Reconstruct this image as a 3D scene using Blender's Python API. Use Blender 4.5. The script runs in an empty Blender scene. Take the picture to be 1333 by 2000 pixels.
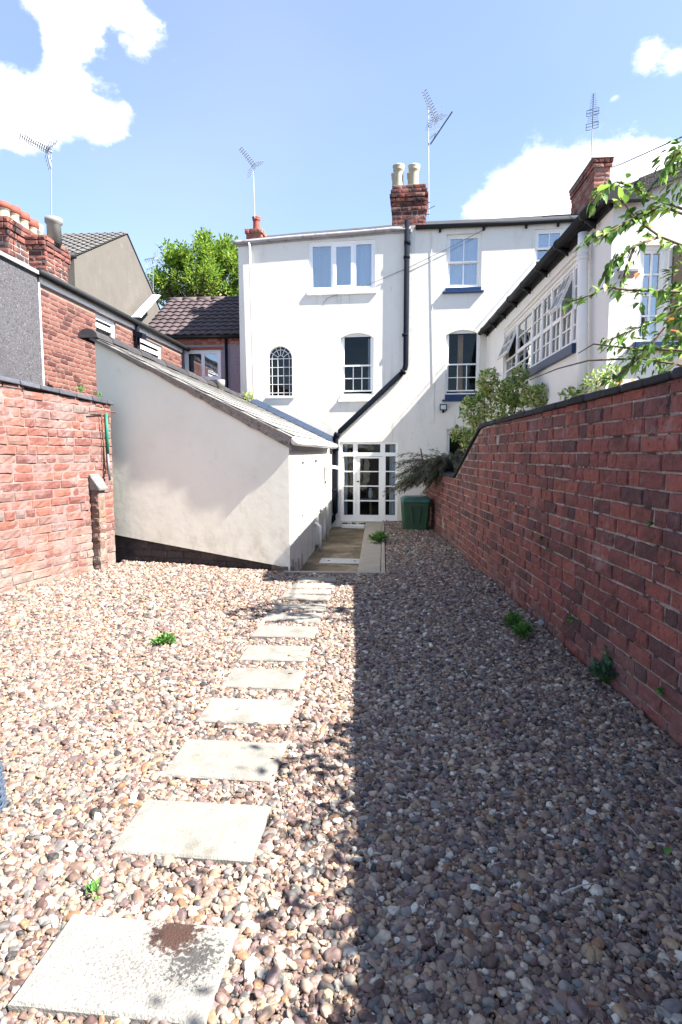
import bpy, math, random
import numpy as np
from mathutils import Vector, Matrix

random.seed(11)
RNG = np.random.default_rng(11)
sc = bpy.context.scene
col = sc.collection
rad = math.radians

# ------------------------------------------------------------------ camera
CAM_H, TILT, FPX = 1.6, rad(5.71), 1150.0
cam_d = bpy.data.cameras.new('camera')
cam = bpy.data.objects.new('camera', cam_d)
col.objects.link(cam)
cam.location = (0, 0, CAM_H)
cam.rotation_euler = (math.pi / 2 - TILT, 0, 0)
cam_d.sensor_fit = 'VERTICAL'
cam_d.sensor_height = 36.0
cam_d.lens = FPX / 2000 * 36.0
cam_d.clip_start, cam_d.clip_end = 0.05, 1000
sc.camera = cam

# ------------------------------------------------------------------ light
SUN_EL, SUN_AZ = rad(47.5), rad(110.3)         # azimuth clockwise from +Y: the sun stands over the right wall, a little behind the viewer
sd = bpy.data.lights.new('sun', 'SUN')
sun = bpy.data.objects.new('sun', sd)
col.objects.link(sun)
sd.energy, sd.angle, sd.color = 5.0, rad(0.53), (1.0, 0.955, 0.88)
SUN_DIR = Vector((math.sin(SUN_AZ) * math.cos(SUN_EL), math.cos(SUN_AZ) * math.cos(SUN_EL), math.sin(SUN_EL)))
sun.rotation_euler = SUN_DIR.to_track_quat('Z', 'Y').to_euler()
sun.location = (6, 0, 12)
sc.view_settings.view_transform = 'Standard'
sc.view_settings.look = 'None'
sc.view_settings.exposure = 2.10
sc.view_settings.gamma = 1.0
sc.view_settings.use_curve_mapping = False
sc.render.engine = 'CYCLES'
sc.cycles.max_bounces = 7
sc.cycles.transparent_max_bounces = 12
sc.cycles.caustics_reflective = False
sc.cycles.caustics_refractive = False
sc.cycles.use_denoising = True


def ray(u, v):
    dx, dy = (u - 666.5) / FPX, (1000 - v) / FPX
    F = Vector((0, math.cos(TILT), -math.sin(TILT)))
    U = Vector((0, math.sin(TILT), math.cos(TILT)))
    return F + Vector((dx, 0, 0)) + U * dy


EYE = Vector((0, 0, CAM_H))


def on_z(u, v, z=0.0):
    d = ray(u, v)
    return EYE + d * ((z - CAM_H) / d.z)


def at(u, v, y):
    d = ray(u, v)
    return EYE + d * (y / d.y)


# ------------------------------------------------------------------ world: sky and clouds
def build_world():
    w = bpy.data.worlds.new('World')
    sc.world = w
    w.use_nodes = True
    nt = w.node_tree
    N, L = nt.nodes, nt.links
    bg = N['Background']
    bg.inputs[1].default_value = 0.076
    sky = N.new('ShaderNodeTexSky')
    sky.sky_type = 'NISHITA'
    sky.sun_disc = False
    sky.sun_elevation, sky.sun_rotation = SUN_EL, SUN_AZ
    sky.air_density, sky.dust_density, sky.ozone_density = 1.0, 0.6, 5.0
    tc = N.new('ShaderNodeTexCoord')

    def math_(op, a, b=None, c=None):
        n = N.new('ShaderNodeMath')
        n.operation = op
        for i, x in enumerate((a, b, c)):
            if x is None:
                continue
            if isinstance(x, (int, float)):
                n.inputs[i].default_value = x
            else:
                L.new(x, n.inputs[i])
        return n.outputs[0]

    mp = N.new('ShaderNodeMapping')
    mp.inputs['Scale'].default_value = (1, 1, 1.5)
    L.new(tc.outputs['Generated'], mp.inputs[0])
    n1 = N.new('ShaderNodeTexNoise')
    n1.inputs['Scale'].default_value = 6.5
    n1.inputs['Detail'].default_value = 9
    n1.inputs['Roughness'].default_value = 0.64
    L.new(mp.outputs[0], n1.inputs[0])
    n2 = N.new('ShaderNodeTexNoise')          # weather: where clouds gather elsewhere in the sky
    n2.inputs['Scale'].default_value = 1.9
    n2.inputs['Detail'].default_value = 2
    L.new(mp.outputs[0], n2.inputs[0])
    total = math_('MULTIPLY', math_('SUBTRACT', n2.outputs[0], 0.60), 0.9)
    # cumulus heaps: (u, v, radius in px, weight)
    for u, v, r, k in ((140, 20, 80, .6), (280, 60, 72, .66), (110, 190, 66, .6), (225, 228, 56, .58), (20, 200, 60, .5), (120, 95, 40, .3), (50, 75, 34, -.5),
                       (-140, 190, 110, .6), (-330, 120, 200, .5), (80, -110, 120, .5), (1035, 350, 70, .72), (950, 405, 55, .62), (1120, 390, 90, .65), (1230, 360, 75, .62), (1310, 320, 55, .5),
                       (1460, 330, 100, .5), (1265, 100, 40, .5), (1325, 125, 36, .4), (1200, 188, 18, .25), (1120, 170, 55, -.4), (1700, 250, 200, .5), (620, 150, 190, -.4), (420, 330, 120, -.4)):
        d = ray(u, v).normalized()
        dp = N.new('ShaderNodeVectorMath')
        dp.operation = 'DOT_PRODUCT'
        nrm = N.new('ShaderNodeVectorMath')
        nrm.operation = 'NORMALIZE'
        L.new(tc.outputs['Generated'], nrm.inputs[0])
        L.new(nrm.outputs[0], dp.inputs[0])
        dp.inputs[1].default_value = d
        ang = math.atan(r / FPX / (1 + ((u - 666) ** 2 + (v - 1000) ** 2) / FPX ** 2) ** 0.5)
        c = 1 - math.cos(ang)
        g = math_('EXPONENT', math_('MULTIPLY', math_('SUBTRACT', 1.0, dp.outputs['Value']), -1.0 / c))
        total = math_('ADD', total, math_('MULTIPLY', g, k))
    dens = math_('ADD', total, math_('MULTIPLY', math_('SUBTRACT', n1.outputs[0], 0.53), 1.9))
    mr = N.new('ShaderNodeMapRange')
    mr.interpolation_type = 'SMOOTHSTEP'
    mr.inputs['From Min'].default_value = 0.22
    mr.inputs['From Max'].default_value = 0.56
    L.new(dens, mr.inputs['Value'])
    sep = N.new('ShaderNodeSeparateXYZ')
    L.new(tc.outputs['Generated'], sep.inputs[0])
    hz = N.new('ShaderNodeMapRange')
    hz.inputs['From Min'].default_value = 0.0
    hz.inputs['From Max'].default_value = 0.12
    L.new(sep.outputs[2], hz.inputs['Value'])
    # thin veil of high cloud everywhere
    veil = N.new('ShaderNodeMapRange')
    veil.inputs['From Min'].default_value = 0.3
    veil.inputs['From Max'].default_value = 0.8
    veil.inputs['To Min'].default_value = 0.10
    veil.inputs['To Max'].default_value = 0.26
    L.new(n2.outputs[0], veil.inputs['Value'])
    m0 = N.new('ShaderNodeMixRGB')
    L.new(veil.outputs[0], m0.inputs[0])
    L.new(sky.outputs[0], m0.inputs[1])
    m0.inputs[2].default_value = (4.0, 4.1, 4.4, 1)
    m1 = N.new('ShaderNodeMixRGB')
    L.new(math_('MULTIPLY', mr.outputs[0], hz.outputs[0]), m1.inputs[0])
    L.new(m0.outputs[0], m1.inputs[1])
    n3 = N.new('ShaderNodeTexNoise')
    n3.inputs['Scale'].default_value = 9
    n3.inputs['Detail'].default_value = 5
    L.new(mp.outputs[0], n3.inputs[0])
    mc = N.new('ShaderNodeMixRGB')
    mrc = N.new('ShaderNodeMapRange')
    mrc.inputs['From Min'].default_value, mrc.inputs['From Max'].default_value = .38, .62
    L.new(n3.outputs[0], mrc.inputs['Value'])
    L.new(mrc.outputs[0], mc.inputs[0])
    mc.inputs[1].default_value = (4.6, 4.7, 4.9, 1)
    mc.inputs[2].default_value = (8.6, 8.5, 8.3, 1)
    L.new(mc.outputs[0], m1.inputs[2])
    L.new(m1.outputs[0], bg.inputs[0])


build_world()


# ------------------------------------------------------------------ tags
def tag(o, label=None, cat=None, group=None, kind=None):
    if label: o['label'] = label
    if cat: o['category'] = cat
    if group: o['group'] = group
    if kind: o['kind'] = kind
    return o


def thing(name, loc, label, cat, group=None):
    o = bpy.data.objects.new(name, None)
    o.empty_display_size = 0.2
    col.objects.link(o)
    o.location = loc
    return tag(o, label, cat, group)


def under(o, parent):
    """parent a piece whose mesh is in world coordinates"""
    o.parent = parent
    if parent is not None:
        if parent.type == 'EMPTY':
            o.location = Vector(o.location) - Vector(parent.location)
    return o


# ------------------------------------------------------------------ materials
def mat(name, base, rough=0.8, var=0.0, obj_var=0.0, nscale=6.0, bump=0.0, bscale=60.0, stain=None, metallic=0.0,
        ramp=None, spec=0.3, stain2=None, island=0.0, transl=0.0):
    """base colour + noise variation + per object variation + shaped stains [(colour, scale, threshold, softness, amount)]"""
    m = bpy.data.materials.new(name)
    m.use_nodes = True
    nt = m.node_tree
    N, L = nt.nodes, nt.links
    bsdf = N['Principled BSDF']
    bsdf.inputs['Roughness'].default_value = rough
    bsdf.inputs['Metallic'].default_value = metallic
    bsdf.inputs['Specular IOR Level'].default_value = spec
    geo = N.new('ShaderNodeNewGeometry')
    pos = geo.outputs['Position']
    if ramp:
        oi = N.new('ShaderNodeObjectInfo')
        cr = N.new('ShaderNodeValToRGB')
        el = cr.color_ramp.elements
        while len(el) > 1: el.remove(el[-1])
        el[0].position, el[0].color = ramp[0][0], (*ramp[0][1], 1)
        for p, c in ramp[1:]:
            e = el.new(p)
            e.color = (*c, 1)
        cr.color_ramp.interpolation = 'LINEAR'
        if island:
            L.new(geo.outputs['Random Per Island'], cr.inputs[0])
        else:
            L.new(oi.outputs['Random'], cr.inputs[0])
        cur = cr.outputs[0]
    else:
        rgb = N.new('ShaderNodeRGB')
        rgb.outputs[0].default_value = (*base, 1)
        cur = rgb.outputs[0]
    if var:
        n = N.new('ShaderNodeTexNoise')
        n.inputs['Scale'].default_value = nscale
        n.inputs['Detail'].default_value = 6
        n.inputs['Roughness'].default_value = 0.62
        L.new(pos, n.inputs[0])
        mr = N.new('ShaderNodeMapRange')
        mr.inputs['From Min'].default_value, mr.inputs['From Max'].default_value = 0.25, 0.75
        mr.inputs['To Min'].default_value, mr.inputs['To Max'].default_value = 1 - var, 1 + var
        L.new(n.outputs[0], mr.inputs['Value'])
        mx = N.new('ShaderNodeMixRGB')
        mx.blend_type = 'MULTIPLY'
        mx.inputs[0].default_value = 1
        L.new(cur, mx.inputs[1])
        L.new(mr.outputs[0], mx.inputs[2])
        cur = mx.outputs[0]
    if obj_var:
        oi2 = N.new('ShaderNodeObjectInfo')
        mr = N.new('ShaderNodeMapRange')
        mr.inputs['To Min'].default_value, mr.inputs['To Max'].default_value = 1 - obj_var, 1 + obj_var
        L.new(oi2.outputs['Random'], mr.inputs['Value'])
        mx = N.new('ShaderNodeMixRGB')
        mx.blend_type = 'MULTIPLY'
        mx.inputs[0].default_value = 1
        L.new(cur, mx.inputs[1])
        L.new(mr.outputs[0], mx.inputs[2])
        cur = mx.outputs[0]
    for i, s in enumerate(stain or ()):
        c, sca, th, soft, amt = s[:5]
        n = N.new('ShaderNodeTexNoise')
        n.inputs['Scale'].default_value = sca
        n.inputs['Detail'].default_value = 7
        n.inputs['Roughness'].default_value = 0.65
        mp = N.new('ShaderNodeMapping')
        mp.inputs['Location'].default_value = (3.1 * i, 7.7 * i, 1.3 * i)
        if len(s) > 5: mp.inputs['Scale'].default_value = s[5]
        L.new(pos, mp.inputs[0])
        L.new(mp.outputs[0], n.inputs[0])
        mr = N.new('ShaderNodeMapRange')
        mr.interpolation_type = 'SMOOTHSTEP'
        mr.inputs['From Min'].default_value, mr.inputs['From Max'].default_value = th, th + soft
        mr.inputs['To Max'].default_value = amt
        L.new(n.outputs[0], mr.inputs['Value'])
        fac = mr.outputs[0]
        if len(s) > 6:                     # only between two heights (z full, z none)
            sp = N.new('ShaderNodeSeparateXYZ')
            L.new(pos, sp.inputs[0])
            zr = N.new('ShaderNodeMapRange')
            zr.inputs['From Min'].default_value, zr.inputs['From Max'].default_value = s[6]
            zr.inputs['To Min'].default_value, zr.inputs['To Max'].default_value = 1, 0
            L.new(sp.outputs[2], zr.inputs['Value'])
            ml = N.new('ShaderNodeMath')
            ml.operation = 'MULTIPLY'
            L.new(fac, ml.inputs[0])
            L.new(zr.outputs[0], ml.inputs[1])
            fac = ml.outputs[0]
        mx = N.new('ShaderNodeMixRGB')
        L.new(fac, mx.inputs[0])
        L.new(cur, mx.inputs[1])
        mx.inputs[2].default_value = (*c, 1)
        cur = mx.outputs[0]
    L.new(cur, bsdf.inputs['Base Color'])
    if bump:
        n = N.new('ShaderNodeTexNoise')
        n.inputs['Scale'].default_value = bscale
        n.inputs['Detail'].default_value = 5
        L.new(pos, n.inputs[0])
        b = N.new('ShaderNodeBump')
        b.inputs['Strength'].default_value = bump
        b.inputs['Distance'].default_value = 0.01
        L.new(n.outputs[0], b.inputs['Height'])
        L.new(b.outputs[0], bsdf.inputs['Normal'])
    if transl:
        tr = N.new('ShaderNodeBsdfTranslucent')
        L.new(cur, tr.inputs[0])
        ms = N.new('ShaderNodeMixShader')
        ms.inputs[0].default_value = transl
        L.new(bsdf.outputs[0], ms.inputs[1])
        L.new(tr.outputs[0], ms.inputs[2])
        L.new(ms.outputs[0], N['Material Output'].inputs[0])
    return m


def glass_mat(name, tint=(0.9, 0.95, 0.97), boost=0.0):
    m = bpy.data.materials.new(name)
    m.use_nodes = True
    nt = m.node_tree
    N, L = nt.nodes, nt.links
    N.remove(N['Principled BSDF'])
    t = N.new('ShaderNodeBsdfTransparent')
    t.inputs[0].default_value = (*tint, 1)
    g = N.new('ShaderNodeBsdfGlossy')
    g.inputs['Roughness'].default_value = 0.01
    fr = N.new('ShaderNodeFresnel')
    fr.inputs[0].default_value = 1.3
    ad = N.new('ShaderNodeMath')
    ad.operation = 'ADD'
    ad.use_clamp = True
    ad.inputs[1].default_value = boost
    L.new(fr.outputs[0], ad.inputs[0])
    nz = N.new('ShaderNodeTexNoise')
    nz.inputs['Scale'].default_value = 3.0
    b = N.new('ShaderNodeBump')
    b.inputs['Strength'].default_value = 0.12
    b.inputs['Distance'].default_value = 0.02
    geo = N.new('ShaderNodeNewGeometry')
    L.new(geo.outputs['Position'], nz.inputs[0])
    L.new(nz.outputs[0], b.inputs['Height'])
    L.new(b.outputs[0], g.inputs['Normal'])
    ms = N.new('ShaderNodeMixShader')
    L.new(ad.outputs[0], ms.inputs[0])
    L.new(t.outputs[0], ms.inputs[1])
    L.new(g.outputs[0], ms.inputs[2])
    L.new(ms.outputs[0], N['Material Output'].inputs[0])
    return m


M = {}
M['render_white'] = mat('painted_render', (0.69, 0.665, 0.61), 0.85, 0.03, nscale=1.3, bump=0.25, bscale=14,
                        stain=[((0.493, 0.466, 0.409), 1.4, 0.50, 0.25, 0.55, (1, 1, 0.35)), ((0.370, 0.343, 0.282), 7, 0.63, 0.1, 0.5, (1, 1, .5)), ((0.317, 0.308, 0.290), 30, 0.68, 0.04, 0.5), ((0.33, 0.31, 0.27), 1.0, 0.57, 0.12, 0.40, (7, 7, .35)),
                               ((0.370, 0.352, 0.264), 4, 0.42, 0.3, 0.5, (1, 1, 1), (0.05, 0.5))])
M['render_wing'] = mat('painted_render_wing', (0.74, 0.72, 0.685), 0.85, 0.03, nscale=2, bump=0.2, bscale=20,
                       stain=[((0.62, 0.58, 0.52), 1.8, 0.58, 0.2, 0.3, (1, 1, 0.4))])
M['render_cream'] = mat('cream_render', (0.88, 0.862, 0.725), 0.85, 0.05, nscale=1.7, bump=0.2, bscale=9,
                        stain=[((0.74, 0.69, 0.56), 1.1, 0.52, 0.25, 0.45), ((0.50, 0.45, 0.34), 5.5, 0.60, 0.14, 0.35, (1, 1, 0.5)),
                               ((0.42, 0.37, 0.27), 6, 0.40, 0.3, 0.55, (1, 1, 0.6), (0.2, 0.7)), ((0.6, 0.56, 0.47), 24, 0.64, 0.06, 0.4)])
M['pebbledash'] = mat('pebbledash', (0.079, 0.077, 0.086), 0.95, 0.35, nscale=40, bump=1.0, bscale=55,
                      stain=[((0.030, 0.030, 0.034), 28, 0.54, 0.08, 0.75), ((0.189, 0.181, 0.194), 34, 0.58, 0.06, 0.75), ((0.052, 0.050, 0.056), 2, .5, .2, .5)])
M['pebbledash_purple'] = mat('pebbledash_purple', (0.30, 0.255, 0.30), 0.95, 0.3, nscale=60, bump=1.0, bscale=45,
                             stain=[((0.14, 0.12, 0.15), 50, 0.55, 0.1, 0.6), ((0.45, 0.42, 0.45), 70, 0.6, 0.06, 0.6)])
M['grey_render'] = mat('grey_render', (0.116, 0.105, 0.093), 0.9, 0.1, nscale=3, bump=0.4, bscale=30,
                       stain=[((0.095, 0.086, 0.076), 2.2, 0.50, 0.2, 0.6, (1, 1, 0.3)), ((0.224, 0.206, 0.181), 5, 0.6, 0.15, 0.5)])
M['mortar_dark'] = mat('mortar_weathered', (0.27, 0.24, 0.22), 0.95, 0.3, nscale=30, bump=0.9, bscale=90,
                       stain=[((0.022, 0.02, 0.02), 6, 0.52, 0.08, 0.9), ((0.42, 0.385, 0.37), 6, 0.53, 0.08, 0.85)])
M['mortar_light'] = mat('mortar_lime', (0.199, 0.140, 0.129), 0.95, 0.2, nscale=20, bump=0.7, bscale=70,
                        stain=[((0.058, 0.041, 0.038), 12, 0.62, 0.08, 0.8), ((0.246, 0.217, 0.193), 4, 0.55, 0.12, 0.7)])
M['mortar_house'] = mat('mortar_house', (0.199, 0.150, 0.126), 0.95, 0.2, nscale=20)
M['mortar_stack'] = mat('mortar_stack', (0.34, 0.27, 0.24), 0.95, 0.3, nscale=20)
RED = [(0.0, (0.085, 0.046, 0.050)), (0.2, (0.150, 0.060, 0.057)), (0.5, (0.205, 0.070, 0.062)), (0.85, (0.245, 0.085, 0.070)), (1.0, (0.145, 0.068, 0.072))]
M['brick_red'] = mat('old_red_brick', None, 0.9, 0.28, nscale=26, bump=0.9, bscale=70, ramp=RED,
                     stain=[((0.045, 0.034, 0.034), 2.3, 0.52, 0.15, 0.6), ((0.022, 0.02, 0.022), 30, 0.57, 0.1, 0.7), ((0.27, 0.20, 0.205), 3.4, 0.57, 0.12, 0.5), ((0.18, 0.12, 0.11), 18, 0.64, 0.08, 0.5),
                            ((0.21, 0.165, 0.15), 1.2, 0.42, 0.25, 0.5, (1, 1, 1), (0.0, 0.5)), ((0.03, 0.045, 0.015), 5, 0.62, 0.08, 0.7)])
M['brick_orange'] = mat('faded_brick', None, 0.9, 0.22, nscale=24, bump=0.7, bscale=60,
                        ramp=[(0, (0.124, 0.050, 0.045)), (0.25, (0.167, 0.065, 0.052)), (0.5, (0.205, 0.082, 0.059)), (0.8, (0.198, 0.102, 0.081)), (0.93, (0.149, 0.089, 0.081)), (1, (0.149, 0.120, 0.105))],
                        stain=[((0.24, 0.165, 0.155), 3.0, 0.45, 0.2, 0.65), ((0.093, 0.031, 0.028), 6, 0.58, 0.08, 0.6), ((0.050, 0.025, 0.022), 16, 0.63, 0.06, 0.6),
                               ((0.223, 0.186, 0.161), 2.2, 0.36, 0.22, 0.8, (1, 1, 1), (0.25, 0.75)), ((0.087, 0.074, 0.031), 5, 0.5, 0.1, 0.85, (1, 1, 1), (0.03, 0.22))])
M['brick_pier'] = mat('pier_brick', None, 0.9, 0.2, nscale=20, bump=0.8, bscale=50,
                      ramp=[(0, (0.129, 0.084, 0.065)), (0.4, (0.187, 0.123, 0.090)), (0.7, (0.225, 0.175, 0.142)), (1, (0.142, 0.071, 0.058))],
                      stain=[((0.258, 0.225, 0.200), 4, 0.52, 0.12, 0.6), ((0.129, 0.110, 0.052), 6, 0.55, 0.1, 0.6, (1, 1, 1), (0.05, 0.4))])
M['brick_house'] = mat('house_brick', None, 0.9, 0.12, nscale=30,
                       ramp=[(0, (0.068, 0.026, 0.026)), (0.14, (0.093, 0.034, 0.030)), (0.2, (0.151, 0.065, 0.052)), (0.6, (0.176, 0.083, 0.068)), (1, (0.149, 0.058, 0.046))],
                       stain=[((0.062, 0.026, 0.026), 1.9, 0.57, 0.02, 0.8, (1, 1, 3))])
M['brick_stack'] = mat('stack_brick', None, 0.9, 0.2, nscale=20, bump=0.5,
                       ramp=[(0, (0.13, 0.06, 0.055)), (0.3, (0.26, 0.085, 0.06)), (0.7, (0.34, 0.12, 0.08)), (0.9, (0.38, 0.2, 0.15)), (1, (0.2, 0.12, 0.11))],
                       stain=[((0.06, 0.045, 0.045), 4, 0.58, 0.1, 0.7), ((0.5, 0.42, 0.38), 5, 0.64, 0.08, 0.6)])
M['brick_stack_main'] = mat('stack_brick_main', None, 0.9, 0.25, nscale=20, bump=0.5,
                       ramp=[(0, (0.05, 0.03, 0.032)), (0.3, (0.15, 0.05, 0.04)), (0.7, (0.21, 0.07, 0.05)), (0.9, (0.25, 0.13, 0.11)), (1, (0.10, 0.06, 0.06))],
                       stain=[((0.025, 0.02, 0.022), 3.5, 0.50, 0.1, 0.8), ((0.38, 0.31, 0.29), 4.5, 0.64, 0.08, 0.6)])
M['brick_stack_dark'] = mat('stack_brick_sooty', None, 0.9, 0.2, nscale=20, bump=0.5,
                            ramp=[(0, (0.06, 0.035, 0.036)), (0.5, (0.15, 0.058, 0.048)), (1, (0.24, 0.09, 0.07))],
                            stain=[((0.045, 0.04, 0.042), 3, 0.5, 0.1, 0.8)])
M['coping'] = mat('engineering_brick_shaded', (0.026, 0.027, 0.033), 0.85, 0.3, obj_var=0.25, nscale=14, bump=0.5, bscale=60, spec=0.15,
                  stain=[((0.07, 0.07, 0.068), 9, 0.60, 0.1, 0.5), ((0.05, 0.1, 0.03), 7, 0.63, 0.07, 0.6)])  # same blue brick, darkened in colour because its wall lies in shade
M['coping_sunlit'] = mat('engineering_brick_sunlit', (0.062, 0.066, 0.082), 0.7, 0.3, obj_var=0.3, nscale=14, bump=0.5, stain=[((0.13, 0.13, 0.125), 9, 0.58, 0.1, 0.5), ((0.05, 0.06, 0.025), 7, 0.63, 0.07, 0.6)])  # lighter copy of the coping brick, tone raised for the sunlit wall
M['slab'] = mat('paving_slab', (0.212, 0.202, 0.180), 0.9, 0.12, obj_var=0.06, nscale=9, bump=0.5, bscale=120,
                stain=[((0.136, 0.126, 0.105), 6, 0.48, 0.2, 0.75), ((0.217, 0.207, 0.181), 13, 0.56, 0.12, 0.6), ((0.078, 0.072, 0.060), 40, 0.63, 0.08, 0.6), ((0.060, 0.057, 0.051), 7, 0.66, 0.1, 0.5)])
M['pebble_bed'] = mat('pebble_bed', (0.07, 0.052, 0.045), 0.95, 0.4, nscale=60, bump=1, bscale=80)
M['concrete'] = mat('stained_concrete', (0.17, 0.130, 0.082), 0.85, 0.2, nscale=3, bump=0.4, bscale=50,
                    stain=[((0.075, 0.058, 0.036), 1.5, 0.47, 0.10, 0.85), ((0.26, 0.22, 0.165), 2.0, 0.54, 0.08, 0.7), ((0.10, 0.09, 0.06), 9, 0.6, 0.08, 0.6)])
M['concrete_pale'] = mat('pale_concrete', (0.29, 0.26, 0.215), 0.9, 0.15, nscale=4, bump=0.4, bscale=60,
                         stain=[((0.26, 0.23, 0.18), 3, 0.54, 0.12, 0.65), ((0.12, 0.12, 0.06), 9, 0.64, 0.06, 0.6)])
M['white_paint'] = mat('white_gloss_paint', (0.80, 0.80, 0.79), 0.45, 0.03, nscale=8, stain=[((0.5, 0.47, 0.4), 14, 0.66, 0.06, 0.4)])
M['upvc'] = mat('white_plastic', (0.80, 0.81, 0.83), 0.35)
M['blue_paint'] = mat('blue_gloss_paint', (0.012, 0.035, 0.10), 0.4, 0.15, nscale=9)
M['black_plastic'] = mat('black_pipe', (0.006, 0.009, 0.017), 0.8, 0.2, nscale=8, spec=0.1)
M['black_iron'] = mat('black_gutter', (0.010, 0.012, 0.014), 0.65, 0.3, nscale=8)
M['grey_gutter'] = mat('lead_grey_gutter', (0.30, 0.29, 0.30), 0.7, 0.25, nscale=5, stain=[((0.12, 0.11, 0.11), 6, 0.54, 0.12, 0.7)])
M['slate'] = mat('slate', (0.055, 0.055, 0.062), 0.95, 0.3, obj_var=0.2, nscale=6, bump=0.3, bscale=40, stain=[((0.11, 0.09, 0.085), 4, 0.58, 0.1, 0.6)], spec=.1)
M['slate_pale'] = mat('weathered_slate', (0.26, 0.255, 0.245), 0.8, 0.2, nscale=5, bump=0.3, stain=[((0.2, 0.19, 0.17), 6, 0.58, 0.1, 0.6)])
M['slate_blue'] = mat('blue_slate', (0.016, 0.028, 0.055), 0.95, 0.3, nscale=7, bump=0.3)
M['ridge_dark'] = mat('dark_ridge', (0.04, 0.037, 0.04), 0.75, 0.3, obj_var=0.25, nscale=10, bump=0.5)
M['verge'] = mat('rough_verge_mortar', (0.27, 0.25, 0.23), 0.95, 0.4, nscale=26, bump=1.0, bscale=50, stain=[((0.09, 0.09, 0.07), 16, 0.52, 0.1, 0.7), ((0.5, 0.48, 0.45), 20, 0.62, 0.06, 0.6)])
M['pantile'] = mat('brown_pantile', (0.070, 0.050, 0.052), 0.7, 0.2, obj_var=0.16, nscale=5, bump=0.2, spec=0.4)
M['tile_grey'] = mat('grey_pantile', (0.09, 0.087, 0.085), 0.8, 0.2, nscale=4, obj_var=0.1)
M['plinth'] = mat('tarred_plinth', (0.055, 0.045, 0.043), 0.85, 0.4, nscale=9, bump=0.6, obj_var=0.25, bscale=40, stain=[((0.2, 0.18, 0.17), 12, 0.62, 0.06, 0.6)])
M['pot_cream'] = mat('buff_chimney_pot', (0.361, 0.327, 0.249), 0.75, 0.15, nscale=7, stain=[((0.241, 0.215, 0.172), 6, 0.56, 0.12, 0.6)])
M['pot_grey'] = mat('grey_chimney_pot', (0.224, 0.219, 0.198), 0.8, 0.2, nscale=7)
M['pot_red'] = mat('terracotta_pot', (0.25, 0.065, 0.045), 0.75, 0.2, nscale=9)
M['stone_lead'] = mat('mortar_flaunching', (0.36, 0.34, 0.32), 0.9, 0.25, nscale=8)
M['metal'] = mat('aerial_aluminium', (0.30, 0.31, 0.34), 0.45, metallic=0.6)
M['metal_dark'] = mat('dark_aerial', (0.10, 0.11, 0.14), 0.5, metallic=0.3)
M['cable'] = mat('cable_sheath', (0.12, 0.12, 0.13), 0.6)
M['cable_white'] = mat('white_cable', (0.66, 0.65, 0.63), 0.6)
M['room'] = mat('dim_room', (0.03, 0.028, 0.027), 0.9, 0.3, nscale=3)  # near-black colour stands in for the darkness of unlit rooms
M['curtain'] = mat('net_curtain', (0.74, 0.78, 0.84), 0.9, 0.05, nscale=20, transl=0.35)
M['curtain_blue'] = mat('blue_blind', (0.40, 0.55, 0.78), 0.9, 0.08, nscale=5, transl=0.3)
M['glass'] = glass_mat('window_glass')
M['glass_up'] = glass_mat('window_glass_upper', (0.92, 0.94, 0.96), 0.28)
M['glass_wing'] = glass_mat('window_glass_wing', (0.92, 0.95, 0.97), 0.34)
M['glass_dark'] = glass_mat('obscured_glass', (0.16, 0.2, 0.23), 0.03)
M['glass_red'] = glass_mat('red_stained_glass', (0.30, 0.02, 0.02), 0.03)
M['wood'] = mat('bare_timber', (0.40, 0.21, 0.12), 0.7, 0.25, nscale=9)
M['bin_green'] = mat('green_plastic', (0.024, 0.066, 0.036), 0.5, 0.12, nscale=4, spec=0.4)
M['bin_lid'] = mat('faded_green_lid', (0.035, 0.115, 0.11), 0.45, 0.2, nscale=5, spec=0.5)
M['steel'] = mat('galvanised_plate', (0.35, 0.37, 0.39), 0.55, 0.25, nscale=9, metallic=0.4)
M['green_pole'] = mat('green_sleeve', (0.01, 0.16, 0.10), 0.5)
M['grey_pole'] = mat('grey_pole', (0.15, 0.165, 0.175), 0.5, metallic=0.3)
M['rust'] = mat('rust', (0.17, 0.055, 0.035), 0.9, 0.4, nscale=40)
M['rattan'] = mat('blue_grey_rattan', (0.055, 0.08, 0.12), 0.6, 0.2, nscale=30)
M['bark'] = mat('bark', (0.10, 0.07, 0.05), 0.9, 0.3, nscale=20, bump=0.6)
M['twig'] = mat('green_brown_twig', (0.115, 0.075, 0.055), 0.8, 0.25, nscale=30)
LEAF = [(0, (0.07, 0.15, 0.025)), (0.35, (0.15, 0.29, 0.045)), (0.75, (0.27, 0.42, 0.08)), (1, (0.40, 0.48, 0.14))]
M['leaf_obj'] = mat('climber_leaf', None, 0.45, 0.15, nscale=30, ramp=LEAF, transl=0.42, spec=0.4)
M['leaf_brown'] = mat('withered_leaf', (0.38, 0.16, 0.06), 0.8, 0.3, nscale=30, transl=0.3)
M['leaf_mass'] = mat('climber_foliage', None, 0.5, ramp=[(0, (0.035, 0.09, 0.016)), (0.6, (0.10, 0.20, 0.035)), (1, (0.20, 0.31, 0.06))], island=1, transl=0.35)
M['leaf_shrub'] = mat('shrub_foliage', None, 0.45, ramp=[(0, (0.075, 0.138, 0.037)), (0.35, (0.213, 0.325, 0.069)), (0.65, (0.425, 0.525, 0.150)), (0.93, (0.688, 0.700, 0.375)), (1, (0.525, 0.338, 0.175))], island=1, transl=0.4, spec=0.45)  # leaf tones raised to make up for sun blocked by the wing
M['leaf_tree'] = mat('tree_foliage', None, 0.5, ramp=[(0, (0.05, 0.12, 0.02)), (0.35, (0.14, 0.26, 0.035)), (0.8, (0.27, 0.38, 0.05)), (1, (0.36, 0.42, 0.08))], island=1, transl=0.4)
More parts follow.
